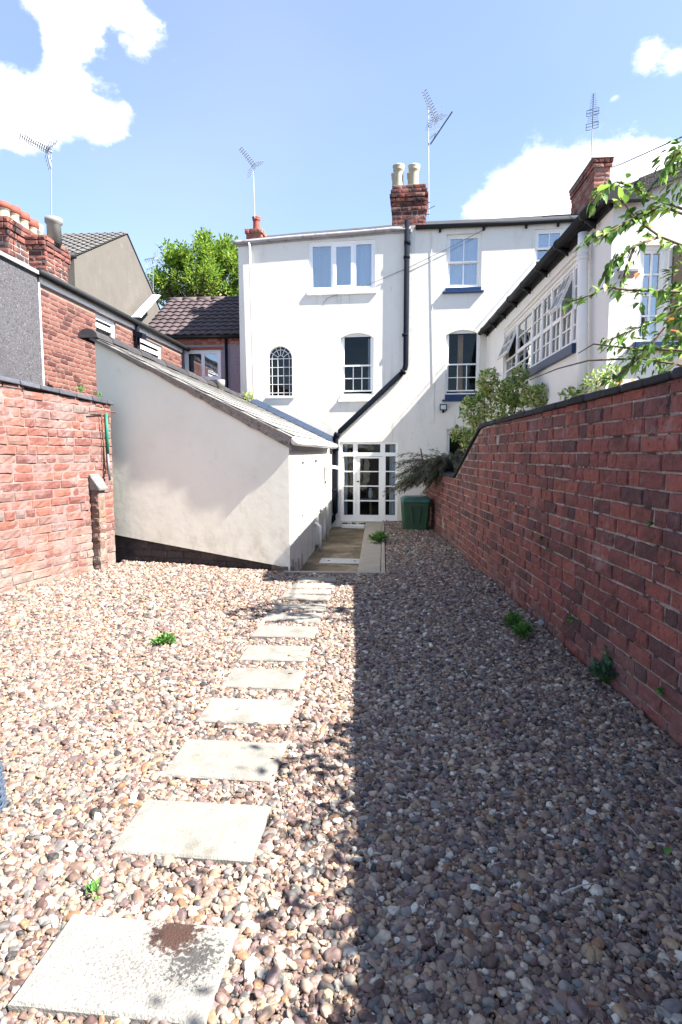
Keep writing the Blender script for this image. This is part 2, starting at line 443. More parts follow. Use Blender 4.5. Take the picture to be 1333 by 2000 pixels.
M['leaf_juniper'] = mat('juniper_foliage', None, 0.7, ramp=[(0, (0.035, 0.05, 0.025)), (0.35, (0.10, 0.15, 0.065)), (0.6, (0.17, 0.125, 0.125)), (0.85, (0.29, 0.22, 0.215)), (1, (0.19, 0.30, 0.10))], island=1, transl=0.15)
M['leaf_weed'] = mat('weed_foliage', None, 0.5, ramp=[(0, (0.05, 0.14, 0.025)), (0.5, (0.10, 0.24, 0.05)), (1, (0.19, 0.34, 0.09))], island=1, transl=0.3)
M['leaf_grey'] = mat('grey_green_foliage', None, 0.6, ramp=[(0, (0.04, 0.09, 0.05)), (0.5, (0.075, 0.155, 0.085)), (1, (0.12, 0.22, 0.12))], island=1, transl=0.3)
M['moss'] = mat('moss', (0.07, 0.10, 0.03), 1.0, 0.4, nscale=30, bump=1)
M['lens'] = mat('lamp_lens', (0.42, 0.46, 0.50), 0.25, spec=0.6)
M['recess_dark'] = mat('dark_reveal', (0.05, 0.03, 0.025), 0.8)
M['vase'] = mat('pale_ceramic', (0.6, 0.62, 0.62), 0.4)


# ------------------------------------------------------------------ mesh builder
class MB:
    def __init__(s):
        s.v, s.f = [], []

    def quad(s, *p):
        i = len(s.v)
        s.v += [tuple(x) for x in p]
        s.f.append(tuple(range(i, i + len(p))))

    def hexa(s, p):
        """8 points: 0-3 lower ring, 4-7 upper ring"""
        i = len(s.v)
        s.v += [tuple(x) for x in p]
        for q in ((3, 2, 1, 0), (4, 5, 6, 7), (0, 1, 5, 4), (1, 2, 6, 5), (2, 3, 7, 6), (3, 0, 4, 7)):
            s.f.append(tuple(i + k for k in q))

    def box(s, lo, hi):
        x0, y0, z0 = lo
        x1, y1, z1 = hi
        s.hexa([(x0, y0, z0), (x1, y0, z0), (x1, y1, z0), (x0, y1, z0), (x0, y0, z1), (x1, y0, z1), (x1, y1, z1), (x0, y1, z1)])

    def fbox(s, F, s0, s1, z0, z1, d0, d1):
        P = F.P
        s.hexa([P(s0, z0, d0), P(s1, z0, d0), P(s1, z0, d1), P(s0, z0, d1), P(s0, z1, d0), P(s1, z1, d0), P(s1, z1, d1), P(s0, z1, d1)])

    def tube(s, pts, r, n=8, r2=None, caps=True):
        pts = [Vector(p) for p in pts]
        rings = []
        for k, p in enumerate(pts):
            if k == 0: t = pts[1] - pts[0]
            elif k == len(pts) - 1: t = pts[-1] - pts[-2]
            else: t = (pts[k + 1] - p).normalized() + (p - pts[k - 1]).normalized()
            t.normalize()
            a = Vector((0, 0, 1)) if abs(t.z) < 0.9 else Vector((1, 0, 0))
            x = t.cross(a).normalized()
            y = t.cross(x)
            rr = r if r2 is None else r + (r2 - r) * k / (len(pts) - 1)
            base = len(s.v)
            for j in range(n):
                w = 2 * math.pi * j / n
                s.v.append(tuple(p + x * (rr * math.cos(w)) + y * (rr * math.sin(w))))
            rings.append(base)
        for a, b in zip(rings, rings[1:]):
            for j in range(n):
                s.f.append((a + j, a + (j + 1) % n, b + (j + 1) % n, b + j))
        if caps:
            s.f.append(tuple(rings[0] + j for j in range(n))[::-1])
            s.f.append(tuple(rings[-1] + j for j in range(n)))

    def lathe(s, prof, c, n=16):
        c = Vector(c)
        rings = []
        for r, z in prof:
            rings.append(len(s.v))
            for j in range(n):
                w = 2 * math.pi * j / n
                s.v.append((c.x + r * math.cos(w), c.y + r * math.sin(w), c.z + z))
        for a, b in zip(rings, rings[1:]):
            for j in range(n):
                s.f.append((a + j, a + (j + 1) % n, b + (j + 1) % n, b + j))
        s.f.append(tuple(rings[0] + j for j in range(n))[::-1])
        s.f.append(tuple(rings[-1] + j for j in range(n)))

    def prism(s, poly, off):
        """closed polygon (world points) extruded by a vector"""
        off = Vector(off)
        i = len(s.v)
        n = len(poly)
        s.v += [tuple(p) for p in poly] + [tuple(Vector(p) + off) for p in poly]
        s.f.append(tuple(range(i, i + n)))
        s.f.append(tuple(range(i + 2 * n - 1, i + n - 1, -1)))
        for k in range(n):
            s.f.append((i + k, i + n + k, i + n + (k + 1) % n, i + (k + 1) % n))

    def mesh(s, name, m, smooth=False):
        me = bpy.data.meshes.new(name)
        me.from_pydata(s.v, [], s.f)
        me.validate()
        import bmesh
        bm = bmesh.new()
        bm.from_mesh(me)
        bmesh.ops.recalc_face_normals(bm, faces=bm.faces)
        bm.to_mesh(me)
        bm.free()
        if smooth: me.polygons.foreach_set('use_smooth', [True] * len(me.polygons))
        if m: me.materials.append(m)
        return me

    def build(s, name, m, parent=None, smooth=False):
        o = bpy.data.objects.new(name, s.mesh(name, m, smooth))
        col.objects.link(o)
        if parent is not None: under(o, parent)
        return o


def bevel(o, w=0.01, seg=2):
    b = o.modifiers.new('bevel', 'BEVEL')
    b.width, b.segments, b.limit_method = w, seg, 'ANGLE'
    return o


class Frame:
    """wall plane: s along R (left to right as seen), z up, d outward"""
    def __init__(s, O, R):
        s.O = Vector((O[0], O[1], 0))
        s.R = Vector((R[0], R[1], 0)).normalized()
        s.N = Vector((s.R.y, -s.R.x, 0))

    def P(s, a, z, d=0.0):
        return s.O + s.R * a + s.N * d + Vector((0, 0, z))

    def pix(s, u, v, d=0.0):
        r = ray(u, v)
        o = s.O + s.N * d
        t = (o - EYE).dot(s.N) / r.dot(s.N)
        p = EYE + r * t
        return (p - s.O).dot(s.R), p.z

    def rect(s, u0, v0, u1, v1, d=0.0):
        um, vm = (u0 + u1) / 2, (v0 + v1) / 2
        return s.pix(u0, vm, d)[0], s.pix(u1, vm, d)[0], s.pix(um, v1, d)[1], s.pix(um, v0, d)[1]


TH = rad(4.5)
AX = Vector((math.sin(TH), math.cos(TH), 0))       # the houses' long axis
RX = Vector((math.cos(TH), -math.sin(TH), 0))
THF = rad(7.5)
FAC = Frame(on_z(721, 1018), (math.cos(THF), -math.sin(THF)))                   # rear facade of the main house


def interp(pts, x):
    if x <= pts[0][0]: return pts[0][1]
    for (a, b), (c, d) in zip(pts, pts[1:]):
        if x <= c: return b + (d - b) * (x - a) / (c - a)
    return pts[-1][1]


def wall_panel(F, s0, s1, z0, top, holes, reveal=0.12, zb=None):
    """flat wall with real openings and reveals; top = [(s, z)...]; zb = lower edge [(s, z)...]"""
    mb = MB()
    zb = zb or [(s0, z0), (s1, z0)]
    cuts = sorted({s0, s1, *[p[0] for p in top if s0 < p[0] < s1], *[h[0] for h in holes], *[h[1] for h in holes], *[p[0] for p in zb if s0 < p[0] < s1]})
    for a, b in zip(cuts, cuts[1:]):
        if b - a < 1e-5: continue
        m = (a + b) / 2
        hs = sorted([(h[2], h[3]) for h in holes if h[0] < m < h[1]])
        la, lb = interp(zb, a), interp(zb, b)
        for h0, h1 in hs:
            mb.quad(F.P(a, la), F.P(b, lb), F.P(b, h0), F.P(a, h0))
            la = lb = h1
        mb.quad(F.P(a, la), F.P(b, lb), F.P(b, interp(top, b)), F.P(a, interp(top, a)))
    for h0, h1, g0, g1 in [h[:4] for h in holes]:
        r = -reveal
        mb.quad(F.P(h0, g0), F.P(h0, g1), F.P(h0, g1, r), F.P(h0, g0, r))
        mb.quad(F.P(h1, g0), F.P(h1, g0, r), F.P(h1, g1, r), F.P(h1, g1))
        mb.quad(F.P(h0, g1), F.P(h1, g1), F.P(h1, g1, r), F.P(h0, g1, r))
        mb.quad(F.P(h0, g0), F.P(h0, g0, r), F.P(h1, g0, r), F.P(h1, g0))
    return mb


def arch_fill(mb, F, s0, s1, zs, zt, n=10, reveal=0.12):
    """spandrels that round the head of a square opening: springing zs, crown zt"""
    c, w = (s0 + s1) / 2, (s1 - s0) / 2
    def za(x): return zs + (zt - zs) * math.sqrt(max(0, 1 - ((x - c) / w) ** 2)) if zt - zs > 0.2 else zs + (zt - zs) * (1 - ((x - c) / w) ** 2)
    xs = [c - w * math.cos(math.pi * k / n) for k in range(n + 1)]
    for a, b in zip(xs, xs[1:]):
        mb.quad(F.P(a, za(a)), F.P(b, za(b)), F.P(b, zt), F.P(a, zt))
        mb.quad(F.P(a, za(a)), F.P(b, za(b)), F.P(b, za(b), -reveal), F.P(a, za(a), -reveal))


def window(parent, F, rect, d, fw, sashes, m_frame=None, glass='glass', name='window', depth=0.07, room=True, room_d=1.0, gw=0.022):
    """frame + glazing bars as one mesh; every pane a piece of its own. sashes: (s0,s1,z0,z1,cols,rows,sash width,offset) in fractions of the opening"""
    m_frame = m_frame or M['white_paint']
    s0, s1, z0, z1 = rect
    mb = MB()
    mb.fbox(F, s0, s0 + fw, z0, z1, d - depth, d)
    mb.fbox(F, s1 - fw, s1, z0, z1, d - depth, d)
    mb.fbox(F, s0 + fw, s1 - fw, z1 - fw, z1, d - depth, d)
    mb.fbox(F, s0 + fw, s1 - fw, z0, z0 + fw, d - depth, d)
    a0, a1, b0, b1 = s0 + fw, s1 - fw, z0 + fw, z1 - fw
    panes = []
    for q in sashes:
        fs0, fs1, fz0, fz1, cols, rows, sw, off = q
        x0, x1 = a0 + (a1 - a0) * fs0, a0 + (a1 - a0) * fs1
        y0, y1 = b0 + (b1 - b0) * fz0, b0 + (b1 - b0) * fz1
        e = d - 0.012 - off
        dd = e - 0.035
        x0 += 0.001; x1 -= 0.001; y0 += 0.001; y1 -= 0.001
        mb.fbox(F, x0, x0 + sw, y0, y1, dd, e)
        mb.fbox(F, x1 - sw, x1, y0, y1, dd, e)
        mb.fbox(F, x0 + sw, x1 - sw, y1 - sw, y1, dd, e)
        mb.fbox(F, x0 + sw, x1 - sw, y0, y0 + sw, dd, e)
        gx = [x0 + sw + (x1 - x0 - 2 * sw) * k / cols for k in range(cols + 1)]
        gy = [y0 + sw + (y1 - y0 - 2 * sw) * k / rows for k in range(rows + 1)]
        for k in gx[1:-1]: mb.fbox(F, k - gw / 2, k + gw / 2, y0 + sw, y1 - sw, dd + 0.004, e - 0.003)
        for k in gy[1:-1]: mb.fbox(F, x0 + sw, x1 - sw, k - gw / 2, k + gw / 2, dd + 0.006, e - 0.006)
        for p, pp in zip(gx, gx[1:]):
            for r, rr in zip(gy, gy[1:]):
                panes.append((p, pp, r, rr, dd + 0.015))
    w = mb.build(name, m_frame, parent)
    for p, pp, r, rr, e in panes:
        pm = MB()
        pm.fbox(F, p, pp, r, rr, e - 0.004, e)
        pm.build('pane', M[glass], w)
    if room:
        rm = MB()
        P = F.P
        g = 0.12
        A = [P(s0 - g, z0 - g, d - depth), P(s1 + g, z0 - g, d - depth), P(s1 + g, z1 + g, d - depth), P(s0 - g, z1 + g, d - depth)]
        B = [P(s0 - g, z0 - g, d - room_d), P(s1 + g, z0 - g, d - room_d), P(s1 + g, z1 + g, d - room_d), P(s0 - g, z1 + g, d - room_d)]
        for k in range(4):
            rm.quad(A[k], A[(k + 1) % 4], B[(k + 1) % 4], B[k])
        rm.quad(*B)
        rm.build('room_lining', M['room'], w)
    return w


def curtain(parent, F, s0, s1, z0, z1, d, m='curtain', folds=6, amp=0.02):
    mb = MB()
    n = folds * 6
    for k in range(n):
        a, b = k / n, (k + 1) / n
        da, db = amp * math.sin(a * folds * 2 * math.pi), amp * math.sin(b * folds * 2 * math.pi)
        mb.quad(F.P(s0 + (s1 - s0) * a, z0, d + da), F.P(s0 + (s1 - s0) * b, z0, d + db), F.P(s0 + (s1 - s0) * b, z1, d + db * .7), F.P(s0 + (s1 - s0) * a, z1, d + da * .7))
    return mb.build('curtain', M[m], parent, smooth=True)


# ------------------------------------------------------------------ bricks
def brick_mesh(L, H, D, seed, m, rough=0.004):
    """a worn brick: front face of 8 quads with rubbed arrises; x along, y outward, z up"""
    r = random.Random(seed)
    nx, nz = 4, 2
    v, f = [], []
    for j in range(nz + 1):
        for i in range(nx + 1):
            edge = i in (0, nx) or j in (0, nz)
            corner = i in (0, nx) and j in (0, nz)
            x = -L / 2 + L * i / nx + (r.uniform(-1, 1) * rough if not edge else -math.copysign(0.006, i - nx / 2) * (i in (0, nx)))
            z = -H / 2 + H * j / nz - (math.copysign(0.005, j - nz / 2) if j in (0, nz) else 0)
            y = D + r.uniform(-rough, rough) - (0.003 if edge else 0) - (r.uniform(0, 0.005) if corner else 0)
            v.append((x + (r.uniform(-.005, .005) if edge else 0), y, z + (r.uniform(-.0045, .0045) if edge else 0)))
    ring = [(i, 0) for i in range(nx + 1)] + [(nx, j) for j in range(1, nz + 1)] + [(i, nz) for i in range(nx - 1, -1, -1)] + [(0, j) for j in range(nz - 1, 0, -1)]
    idx = lambda i, j: j * (nx + 1) + i
    for j in range(nz):
        for i in range(nx):
            f.append((idx(i, j), idx(i + 1, j), idx(i + 1, j + 1), idx(i, j + 1)))
    b0 = len(v)
    for i, j in ring:
        jit = r.uniform(-0.003, 0.003)
        v.append((-L / 2 + L * i / nx + (jit if i in (0, nx) else 0), D - 0.010 + r.uniform(-.002, .002), -H / 2 + H * j / nz + (jit if j in (0, nz) else 0)))
    c0 = len(v)
    for i, j in ((0, 0), (nx, 0), (nx, nz), (0, nz)):
        v.append((-L / 2 + L * i / nx, 0, -H / 2 + H * j / nz))
    n = len(ring)
    for k in range(n):
        a, b = ring[k], ring[(k + 1) % n]
        f.append((idx(*a), b0 + k, b0 + (k + 1) % n, idx(*b)))
    cor = [ring.index((0, 0)), ring.index((nx, 0)), ring.index((nx, nz)), ring.index((0, nz))]
    for q in range(4):
        a, b = cor[q], cor[(q + 1) % 4]
        seq, k = [], a
        while True:
            seq.append(b0 + k)
            if k == b: break
            k = (k + 1) % n
        f.append(tuple(seq) + (c0 + (q + 1) % 4, c0 + q))
    me = bpy.data.meshes.new('brick')
    me.from_pydata(v, [], [tuple(reversed(q)) for q in f])
    me.materials.append(m)
    return me


class Bricks:
    """collects brick placements for one wall; the largest in the photograph become parts, the rest one joined part"""
    def __init__(s, root, m, L, H, D, nvar=7, rough=0.004):
        s.root, s.m = root, m
        s.L, s.H, s.D = L, H, D
        s.full = [brick_mesh(L, H, D, 10 + k, m, rough) for k in range(nvar)]
        s.half = [brick_mesh(L * 0.48, H, D, 50 + k, m, rough) for k in range(4)]
        s.spec = []

    def course(s, F, s0, s1, zc, h, gap, rnd, phead=0.2, dj=0.004, top=None, min_h=0.02, skip=0.0, tilt=0.004, d=0.0):
        x = s0 + (-rnd.random() * (s.L if s1 - s0 > 1.0 else 0))
        ang = math.atan2(-F.R.y, -F.R.x)
        while x < s1 - 0.02:
            head = rnd.random() < phead
            Lb = s.L * (0.48 if head else 1) * (1 + rnd.uniform(-.02, .02))
            a, b = max(x, s0), min(x + Lb, s1)
            x += Lb + gap * rnd.uniform(0.8, 1.25)
            if b - a < 0.03 or rnd.random() < skip: continue
            z0, z1 = zc - h / 2, zc + h / 2
            if top:
                z1 = min(z1, top(a), top(b))
            hh = z1 - z0
            if hh < min_h: continue
            src = s.half if (b - a) < 0.7 * s.L else s.full
            me = rnd.choice(src)
            base = s.L * (0.48 if src is s.half else 1)
            loc = F.P((a + b) / 2, (z0 + z1) / 2 + rnd.uniform(-.0025, .0025), d - s.D + rnd.uniform(-dj, dj))
            s.spec.append((me, loc, (rnd.uniform(-tilt, tilt), rnd.uniform(-tilt, tilt), ang + rnd.uniform(-tilt, tilt)), ((b - a) / base, 1, hh / s.H)))

    def finish(s, limit=300):
        def size(q):
            p = Vector(q[1])
            d = p - EYE
            yc = d.y * math.cos(TILT) - d.z * math.sin(TILT)
            if yc < 0.3: return -1
            u, v = d.x / yc * FPX, (d.z * math.cos(TILT) + d.y * math.sin(TILT)) / yc * FPX
            inside = abs(u) < 690 and abs(v) < 1020
            ang = q[2][2]
            n = Vector((-math.sin(ang), math.cos(ang), 0))
            return (1 if inside else -1) * abs(n.dot(d.normalized())) / d.length_squared * q[3][0]
        s.spec.sort(key=size, reverse=True)
        rest = s.spec[limit:]
        off = Vector(s.root.location) if s.root.type == 'EMPTY' else Vector((0, 0, 0))
        for me, loc, rot, sca in s.spec[:limit]:
            o = bpy.data.objects.new('brick', me)
            col.objects.link(o)
            o.parent = s.root
            o.location, o.rotation_euler, o.scale = loc - off, rot, sca
        if rest:
            v, f = [], []
            for me, loc, rot, sca in rest:
                mx = Matrix.LocRotScale(Vector(loc), __import__('mathutils').Euler(rot), Vector(sca))
                i = len(v)
                v += [tuple(mx @ w.co) for w in me.vertices]
                f += [tuple(i + k for k in p.vertices) for p in me.polygons]
            me = bpy.data.meshes.new('brickwork')
            me.from_pydata(v, [], f)
            mm = s.m.copy()
            for n in mm.node_tree.nodes:          # vary by brick inside the joined mesh
                if n.type == 'OBJECT_INFO':
                    for l in list(mm.node_tree.links):
                        if l.from_node == n:
                            g = [q for q in mm.node_tree.nodes if q.type == 'NEW_GEOMETRY'][0]
                            mm.node_tree.links.new(g.outputs['Random Per Island'], l.to_socket)
            me.materials.append(mm)
            o = bpy.data.objects.new('distant_bricks', me)
            col.objects.link(o)
            under(o, s.root)
            o['kind'] = 'stuff'


# ==================================================================================== SETTING
gb = MB()
gb.box((-150, -150, -0.62), (150, 150, -0.42))
tag(gb.build('ground', M['pebble_bed']), kind='structure')

# key ground points
RW_FAR, RW_NEAR = on_z(848, 1035), on_z(1333, 1465)
rw_dir = (RW_NEAR - RW_FAR).normalized()
RWF = Frame(RW_FAR + (RW_FAR - RW_NEAR).normalized() * 2.2, rw_dir)
LW_A, LW_B = on_z(0, 1165), on_z(184, 1115)
lw_dir = (LW_B - LW_A).normalized()
LWF = Frame(LW_A - lw_dir * 4.0, lw_dir)            # s = 4 at the left edge of the photograph
EX_R = on_z(567, 1117)
EX_L = on_z(240, 1097)
EXF = Frame(EX_L, EX_R - EX_L)                       # gable wall of the outhouse
EXS = Frame(EX_R, AX)                                # its sunny side wall
EX_W = (EX_R - EX_L).length
lip_l, lip_r = on_z(556, 1122), on_z(752, 1124)
ledge_l, ledge_lf = on_z(698, 1121), on_z(714, 1020)
ledge_r, kerb_nl, kerb_nr = on_z(744, 1123), on_z(745, 1123), on_z(754, 1124)
FLOOR_Z = -0.15


def fac_hit(p, dirv=AX):
    t = (FAC.O - p).dot(FAC.N) / dirv.dot(FAC.N)
    return p + dirv * t


kerb_fl, kerb_fr = fac_hit(on_z(747, 1022)), fac_hit(on_z(751, 1022))
LIP_Y = (lip_l.y + lip_r.y) / 2

# pebble bed: yard and the strip beside the wall (top at z = 0, pebbles lie on it)
bed = MB()
rw0 = RWF.P(0, 0, -0.05)
rwn = RWF.P(20, 0, -0.05)
bed.prism([Vector((-7, -4, -0.4)), Vector((rwn.x, -4, -0.4)), Vector((RWF.P(5.9, 0, -.05).x, lip_r.y, -0.4)), Vector((lip_l.x, lip_l.y, -.4)), Vector((-7, 9.2, -0.4))], (0, 0, 0.385))
q = kerb_nr
bed.prism([Vector((q.x, q.y - .02, -.4)), Vector((RWF.P(5.9, 0, -.05).x, q.y - .02, -.4)), Vector((rw0.x, FAC.O.y + .2, -.4)), Vector((kerb_fr.x, kerb_fr.y, -.4))], (0, 0, 0.383))
tag(bed.build('gravel_bed', M['pebble_bed']), kind='structure')

# sunken concrete passage
ps = MB()
e0, e1 = EX_R, fac_hit(EX_R)
lf = fac_hit(ledge_lf)
ps.prism([Vector((e0.x - .05, lip_l.y + .05, FLOOR_Z - .2)), Vector((ledge_l.x + .05, lip_r.y + .05, FLOOR_Z - .2)), Vector((lf.x + .05, lf.y, FLOOR_Z - .2)), Vector((e1.x - .05, e1.y, FLOOR_Z - .2))], (0, 0, 0.2))
tag(ps.build('passage_floor', M['concrete']), kind='structure')
lp = MB()
lp.prism([lip_l + Vector((0, 0, -.35)), lip_r + Vector((0.02, 0, -.35)), lip_r + Vector((0.02, .085, -.35)), lip_l + Vector((0, .085, -.35))], (0, 0, 0.385))
o = bevel(lp.build('concrete_step', M['concrete_pale']), .008)
tag(o, 'pale concrete lip across the end of the pebbled yard above the passage', 'step')
lg = MB()
lg.prism([Vector((ledge_l.x, lip_r.y + .09, -.3)), Vector((ledge_r.x, lip_r.y + .09, -.3)), Vector((kerb_fl.x - .004, kerb_fl.y, -.3)), Vector((lf.x, lf.y, -.3))], (0, 0, 0.295))
tag(bevel(lg.build('concrete_ledge', M['concrete_pale']), .012), 'stained concrete ledge along the right side of the sunken passage', 'ledge')
kb = MB()
kb.prism([Vector((kerb_nl.x, lip_r.y + .09, -.3)), Vector((kerb_nr.x, lip_r.y + .09, -.3)), kerb_fr + Vector((0, 0, -.3)), kerb_fl + Vector((0, 0, -.3))], (0, 0, 0.325))
tag(bevel(kb.build('edging_kerb', M['concrete_pale']), .008), 'narrow pale edging strip between the ledge and the pebbles', 'kerb')


# ==================================================================================== GRAVEL
SLABS_PX = [((28, 1953), (136, 1782), (457, 1808), (408, 1996)), ((222, 1655), (278, 1558), (524, 1570), (497, 1676)),
            ((313, 1506), (368, 1440), (557, 1446), (536, 1520)), ((379, 1405), (420, 1361), (577, 1366), (567, 1411)),
            ((427, 1337), (460, 1303), (595, 1306), (586, 1342)), ((462, 1284), (490, 1257), (608, 1259), (602, 1287)),
            ((488, 1240), (510, 1220), (621, 1222), (615, 1244)), ((510, 1210), (528, 1193), (631, 1197), (625, 1213)),
            ((528, 1188), (543, 1177), (640, 1177), (634, 1189)), ((543, 1168), (556, 1159), (646, 1163), (641, 1172)),
            ((556, 1157), (566, 1149), (649, 1150), (644, 1158)), ((567, 1145), (576, 1137), (655, 1137), (652, 1146)),
            ((577, 1134), (585, 1127), (658, 1127), (655, 1135))]
SLAB_Z = 0.034
slab_geo = []
for q in SLABS_PX:
    p = [on_z(u, v, SLAB_Z) for u, v in q]
    c = sum(p, Vector()) / 4
    wdir = ((p[3] - p[0]) + (p[2] - p[1]))
    slab_geo.append((c, math.atan2(wdir.y, wdir.x), wdir.length / 2, ((p[1] - p[0]).length + (p[2] - p[3]).length) / 2))
SW = float(np.median([g[2] for g in slab_geo]))
SD = float(np.median([g[3] for g in slab_geo[:7]]))


def slab_mesh():
    nx, ny = 10, 7
    r = random.Random(3)
    mb = MB()
    ids = {}
    for j in range(ny + 1):
        for i in range(nx + 1):
            e = i in (0, nx) or j in (0, ny)
            x, y = -SW / 2 + SW * i / nx, -SD / 2 + SD * j / ny
            if i in (0, nx): x -= math.copysign(r.uniform(.002, .006), x)
            if j in (0, ny): y -= math.copysign(r.uniform(.002, .006), y)
            ids[i, j] = len(mb.v)
            mb.v.append((x, y, (-0.004 if e else 0) + r.uniform(-.0012, .0012)))
    for j in range(ny):
        for i in range(nx):
            mb.f.append((ids[i, j], ids[i + 1, j], ids[i + 1, j + 1], ids[i, j + 1]))
    ring = [(i, 0) for i in range(nx + 1)] + [(nx, j) for j in range(1, ny + 1)] + [(i, ny) for i in range(nx - 1, -1, -1)] + [(0, j) for j in range(ny - 1, 0, -1)]
    prev = None
    rows = []
    for dz, g in ((-0.012, 0.003), (-0.055, 0.0)):
        st = len(mb.v)
        for i, j in ring:
            x, y = -SW / 2 + SW * i / nx, -SD / 2 + SD * j / ny
            mb.v.append((x + (math.copysign(g, x) if i in (0, nx) else 0) + r.uniform(-.0015, .0015), y + (math.copysign(g, y) if j in (0, ny) else 0) + r.uniform(-.0015, .0015), dz))
        rows.append([st + k for k in range(len(ring))])
    top = [ids[q] for q in ring]
    for a, b in ((top, rows[0]), (rows[0], rows[1])):
        for k in range(len(ring)):
            mb.f.append((a[k], b[k], b[(k + 1) % len(ring)], a[(k + 1) % len(ring)]))
    return mb.mesh('paving_slab', M['slab'])


def stained_slab_material():
    """the nearest slab: brown rust stain towards its far edge, black lichen specks"""
    m = mat('stained_slab', (0.24, 0.23, 0.207), 0.9, 0.1, nscale=9, bump=0.7, bscale=120)
    nt = m.node_tree
    N, L = nt.nodes, nt.links
    bsdf = N['Principled BSDF']
    cur = bsdf.inputs['Base Color'].links[0].from_socket
    tc = N.new('ShaderNodeTexCoord')

    def blob(cx, cy, rx, ry):
        mp = N.new('ShaderNodeMapping')
        mp.inputs['Location'].default_value = (-cx / rx, -cy / ry, 0)
        mp.inputs['Scale'].default_value = (1 / rx, 1 / ry, 0)
        L.new(tc.outputs['Object'], mp.inputs[0])
        g = N.new('ShaderNodeTexGradient')
        g.gradient_type = 'SPHERICAL'
        L.new(mp.outputs[0], g.inputs[0])
        return g.outputs['Fac']

    def speck(scale, detail=6):
        n = N.new('ShaderNodeTexNoise')
        n.inputs['Scale'].default_value = scale
        n.inputs['Detail'].default_value = detail
        n.inputs['Roughness'].default_value = 0.7
        L.new(tc.outputs['Object'], n.inputs[0])
        return n.outputs[0]

    def layer(cur, mask, noise, k, th, soft, c):
        ad = N.new('ShaderNodeMath')
        ad.operation = 'MULTIPLY_ADD'
        L.new(mask, ad.inputs[0])
        ad.inputs[1].default_value = k
        L.new(noise, ad.inputs[2])
        mr = N.new('ShaderNodeMapRange')
        mr.interpolation_type = 'SMOOTHSTEP'
        mr.inputs['From Min'].default_value, mr.inputs['From Max'].default_value = th, th + soft
        L.new(ad.outputs[0], mr.inputs['Value'])
        mx = N.new('ShaderNodeMixRGB')
        L.new(mr.outputs[0], mx.inputs[0])
        L.new(cur, mx.inputs[1])
        mx.inputs[2].default_value = (*c, 1)
        return mx.outputs[0]

    W, D = SW, SD
    cur = layer(cur, blob(0.05 * W, -0.1 * D, 0.85 * W, 0.8 * D), speck(95, 9), 0.17, 0.62, 0.12, (0.125, 0.12, 0.112))
    cur = layer(cur, blob(0.33 * W, 0.10 * D, 0.26 * W, 0.5 * D), speck(70, 9), 0.30, 0.62, 0.10, (0.06, 0.057, 0.055))
    cur = layer(cur, blob(0.16 * W, 0.34 * D, 0.27 * W, 0.42 * D), speck(45, 9), 0.55, 0.70, 0.14, (0.05, 0.026, 0.02))
    L.new(cur, bsdf.inputs['Base Color'])
    return m


PLACE = ['nearest paving slab, blotched with a dark brown rust stain and black lichen',
         'clean pale paving slab, second from the rust-stained one nearest the viewer',
         'pale paving slab, third in the stepping row counted from the rust-stained slab',
         'pale paving slab with a dead leaf on it, fourth from the rust-stained slab',
         'pale paving slab, fifth in the stepping row counted from the rust-stained slab',
         'pale paving slab, sixth in the stepping row counted from the rust-stained slab',
         'pale paving slab in the middle of the stepping row, seventh from either end',
         'pale paving slab, sixth in the stepping row counted from the concrete lip',
         'pale paving slab, fifth in the stepping row counted from the concrete lip',
         'pale paving slab, fourth in the stepping row counted from the concrete lip',
         'pale paving slab, third in the stepping row counted from the concrete lip',
         'pale paving slab, second in the stepping row counted from the concrete lip',
         'pale paving slab lying right against the concrete lip of the passage']
sm = slab_mesh()
for i, (c, ang, w, d) in enumerate(slab_geo):
    me = sm
    if i == 0:
        me = sm.copy()
        me.materials.clear()
        me.materials.append(stained_slab_material())
    o = bpy.data.objects.new('paving_slab', me)
    col.objects.link(o)
    o.location = (c.x, c.y, SLAB_Z - 0.004 * (i % 3))
    o.rotation_euler = (rad(random.uniform(-.5, .5)), rad(random.uniform(-.5, .5)), ang)
    k = w / SW
    o.scale = (k, min(1.12, max(0.5, d / SD)), 1)
    tag(o, PLACE[i], 'paving slab', 'stepping slabs across the pebbles')


def in_poly(x, y, poly):
    inside = np.zeros(len(x), bool)
    n = len(poly)
    for i in range(n):
        x0, y0 = poly[i]
        x1, y1 = poly[(i + 1) % n]
        c = ((y0 > y) != (y1 > y)) & (x < (x1 - x0) * (y - y0) / (y1 - y0 + 1e-12) + x0)
        inside ^= c
    return inside


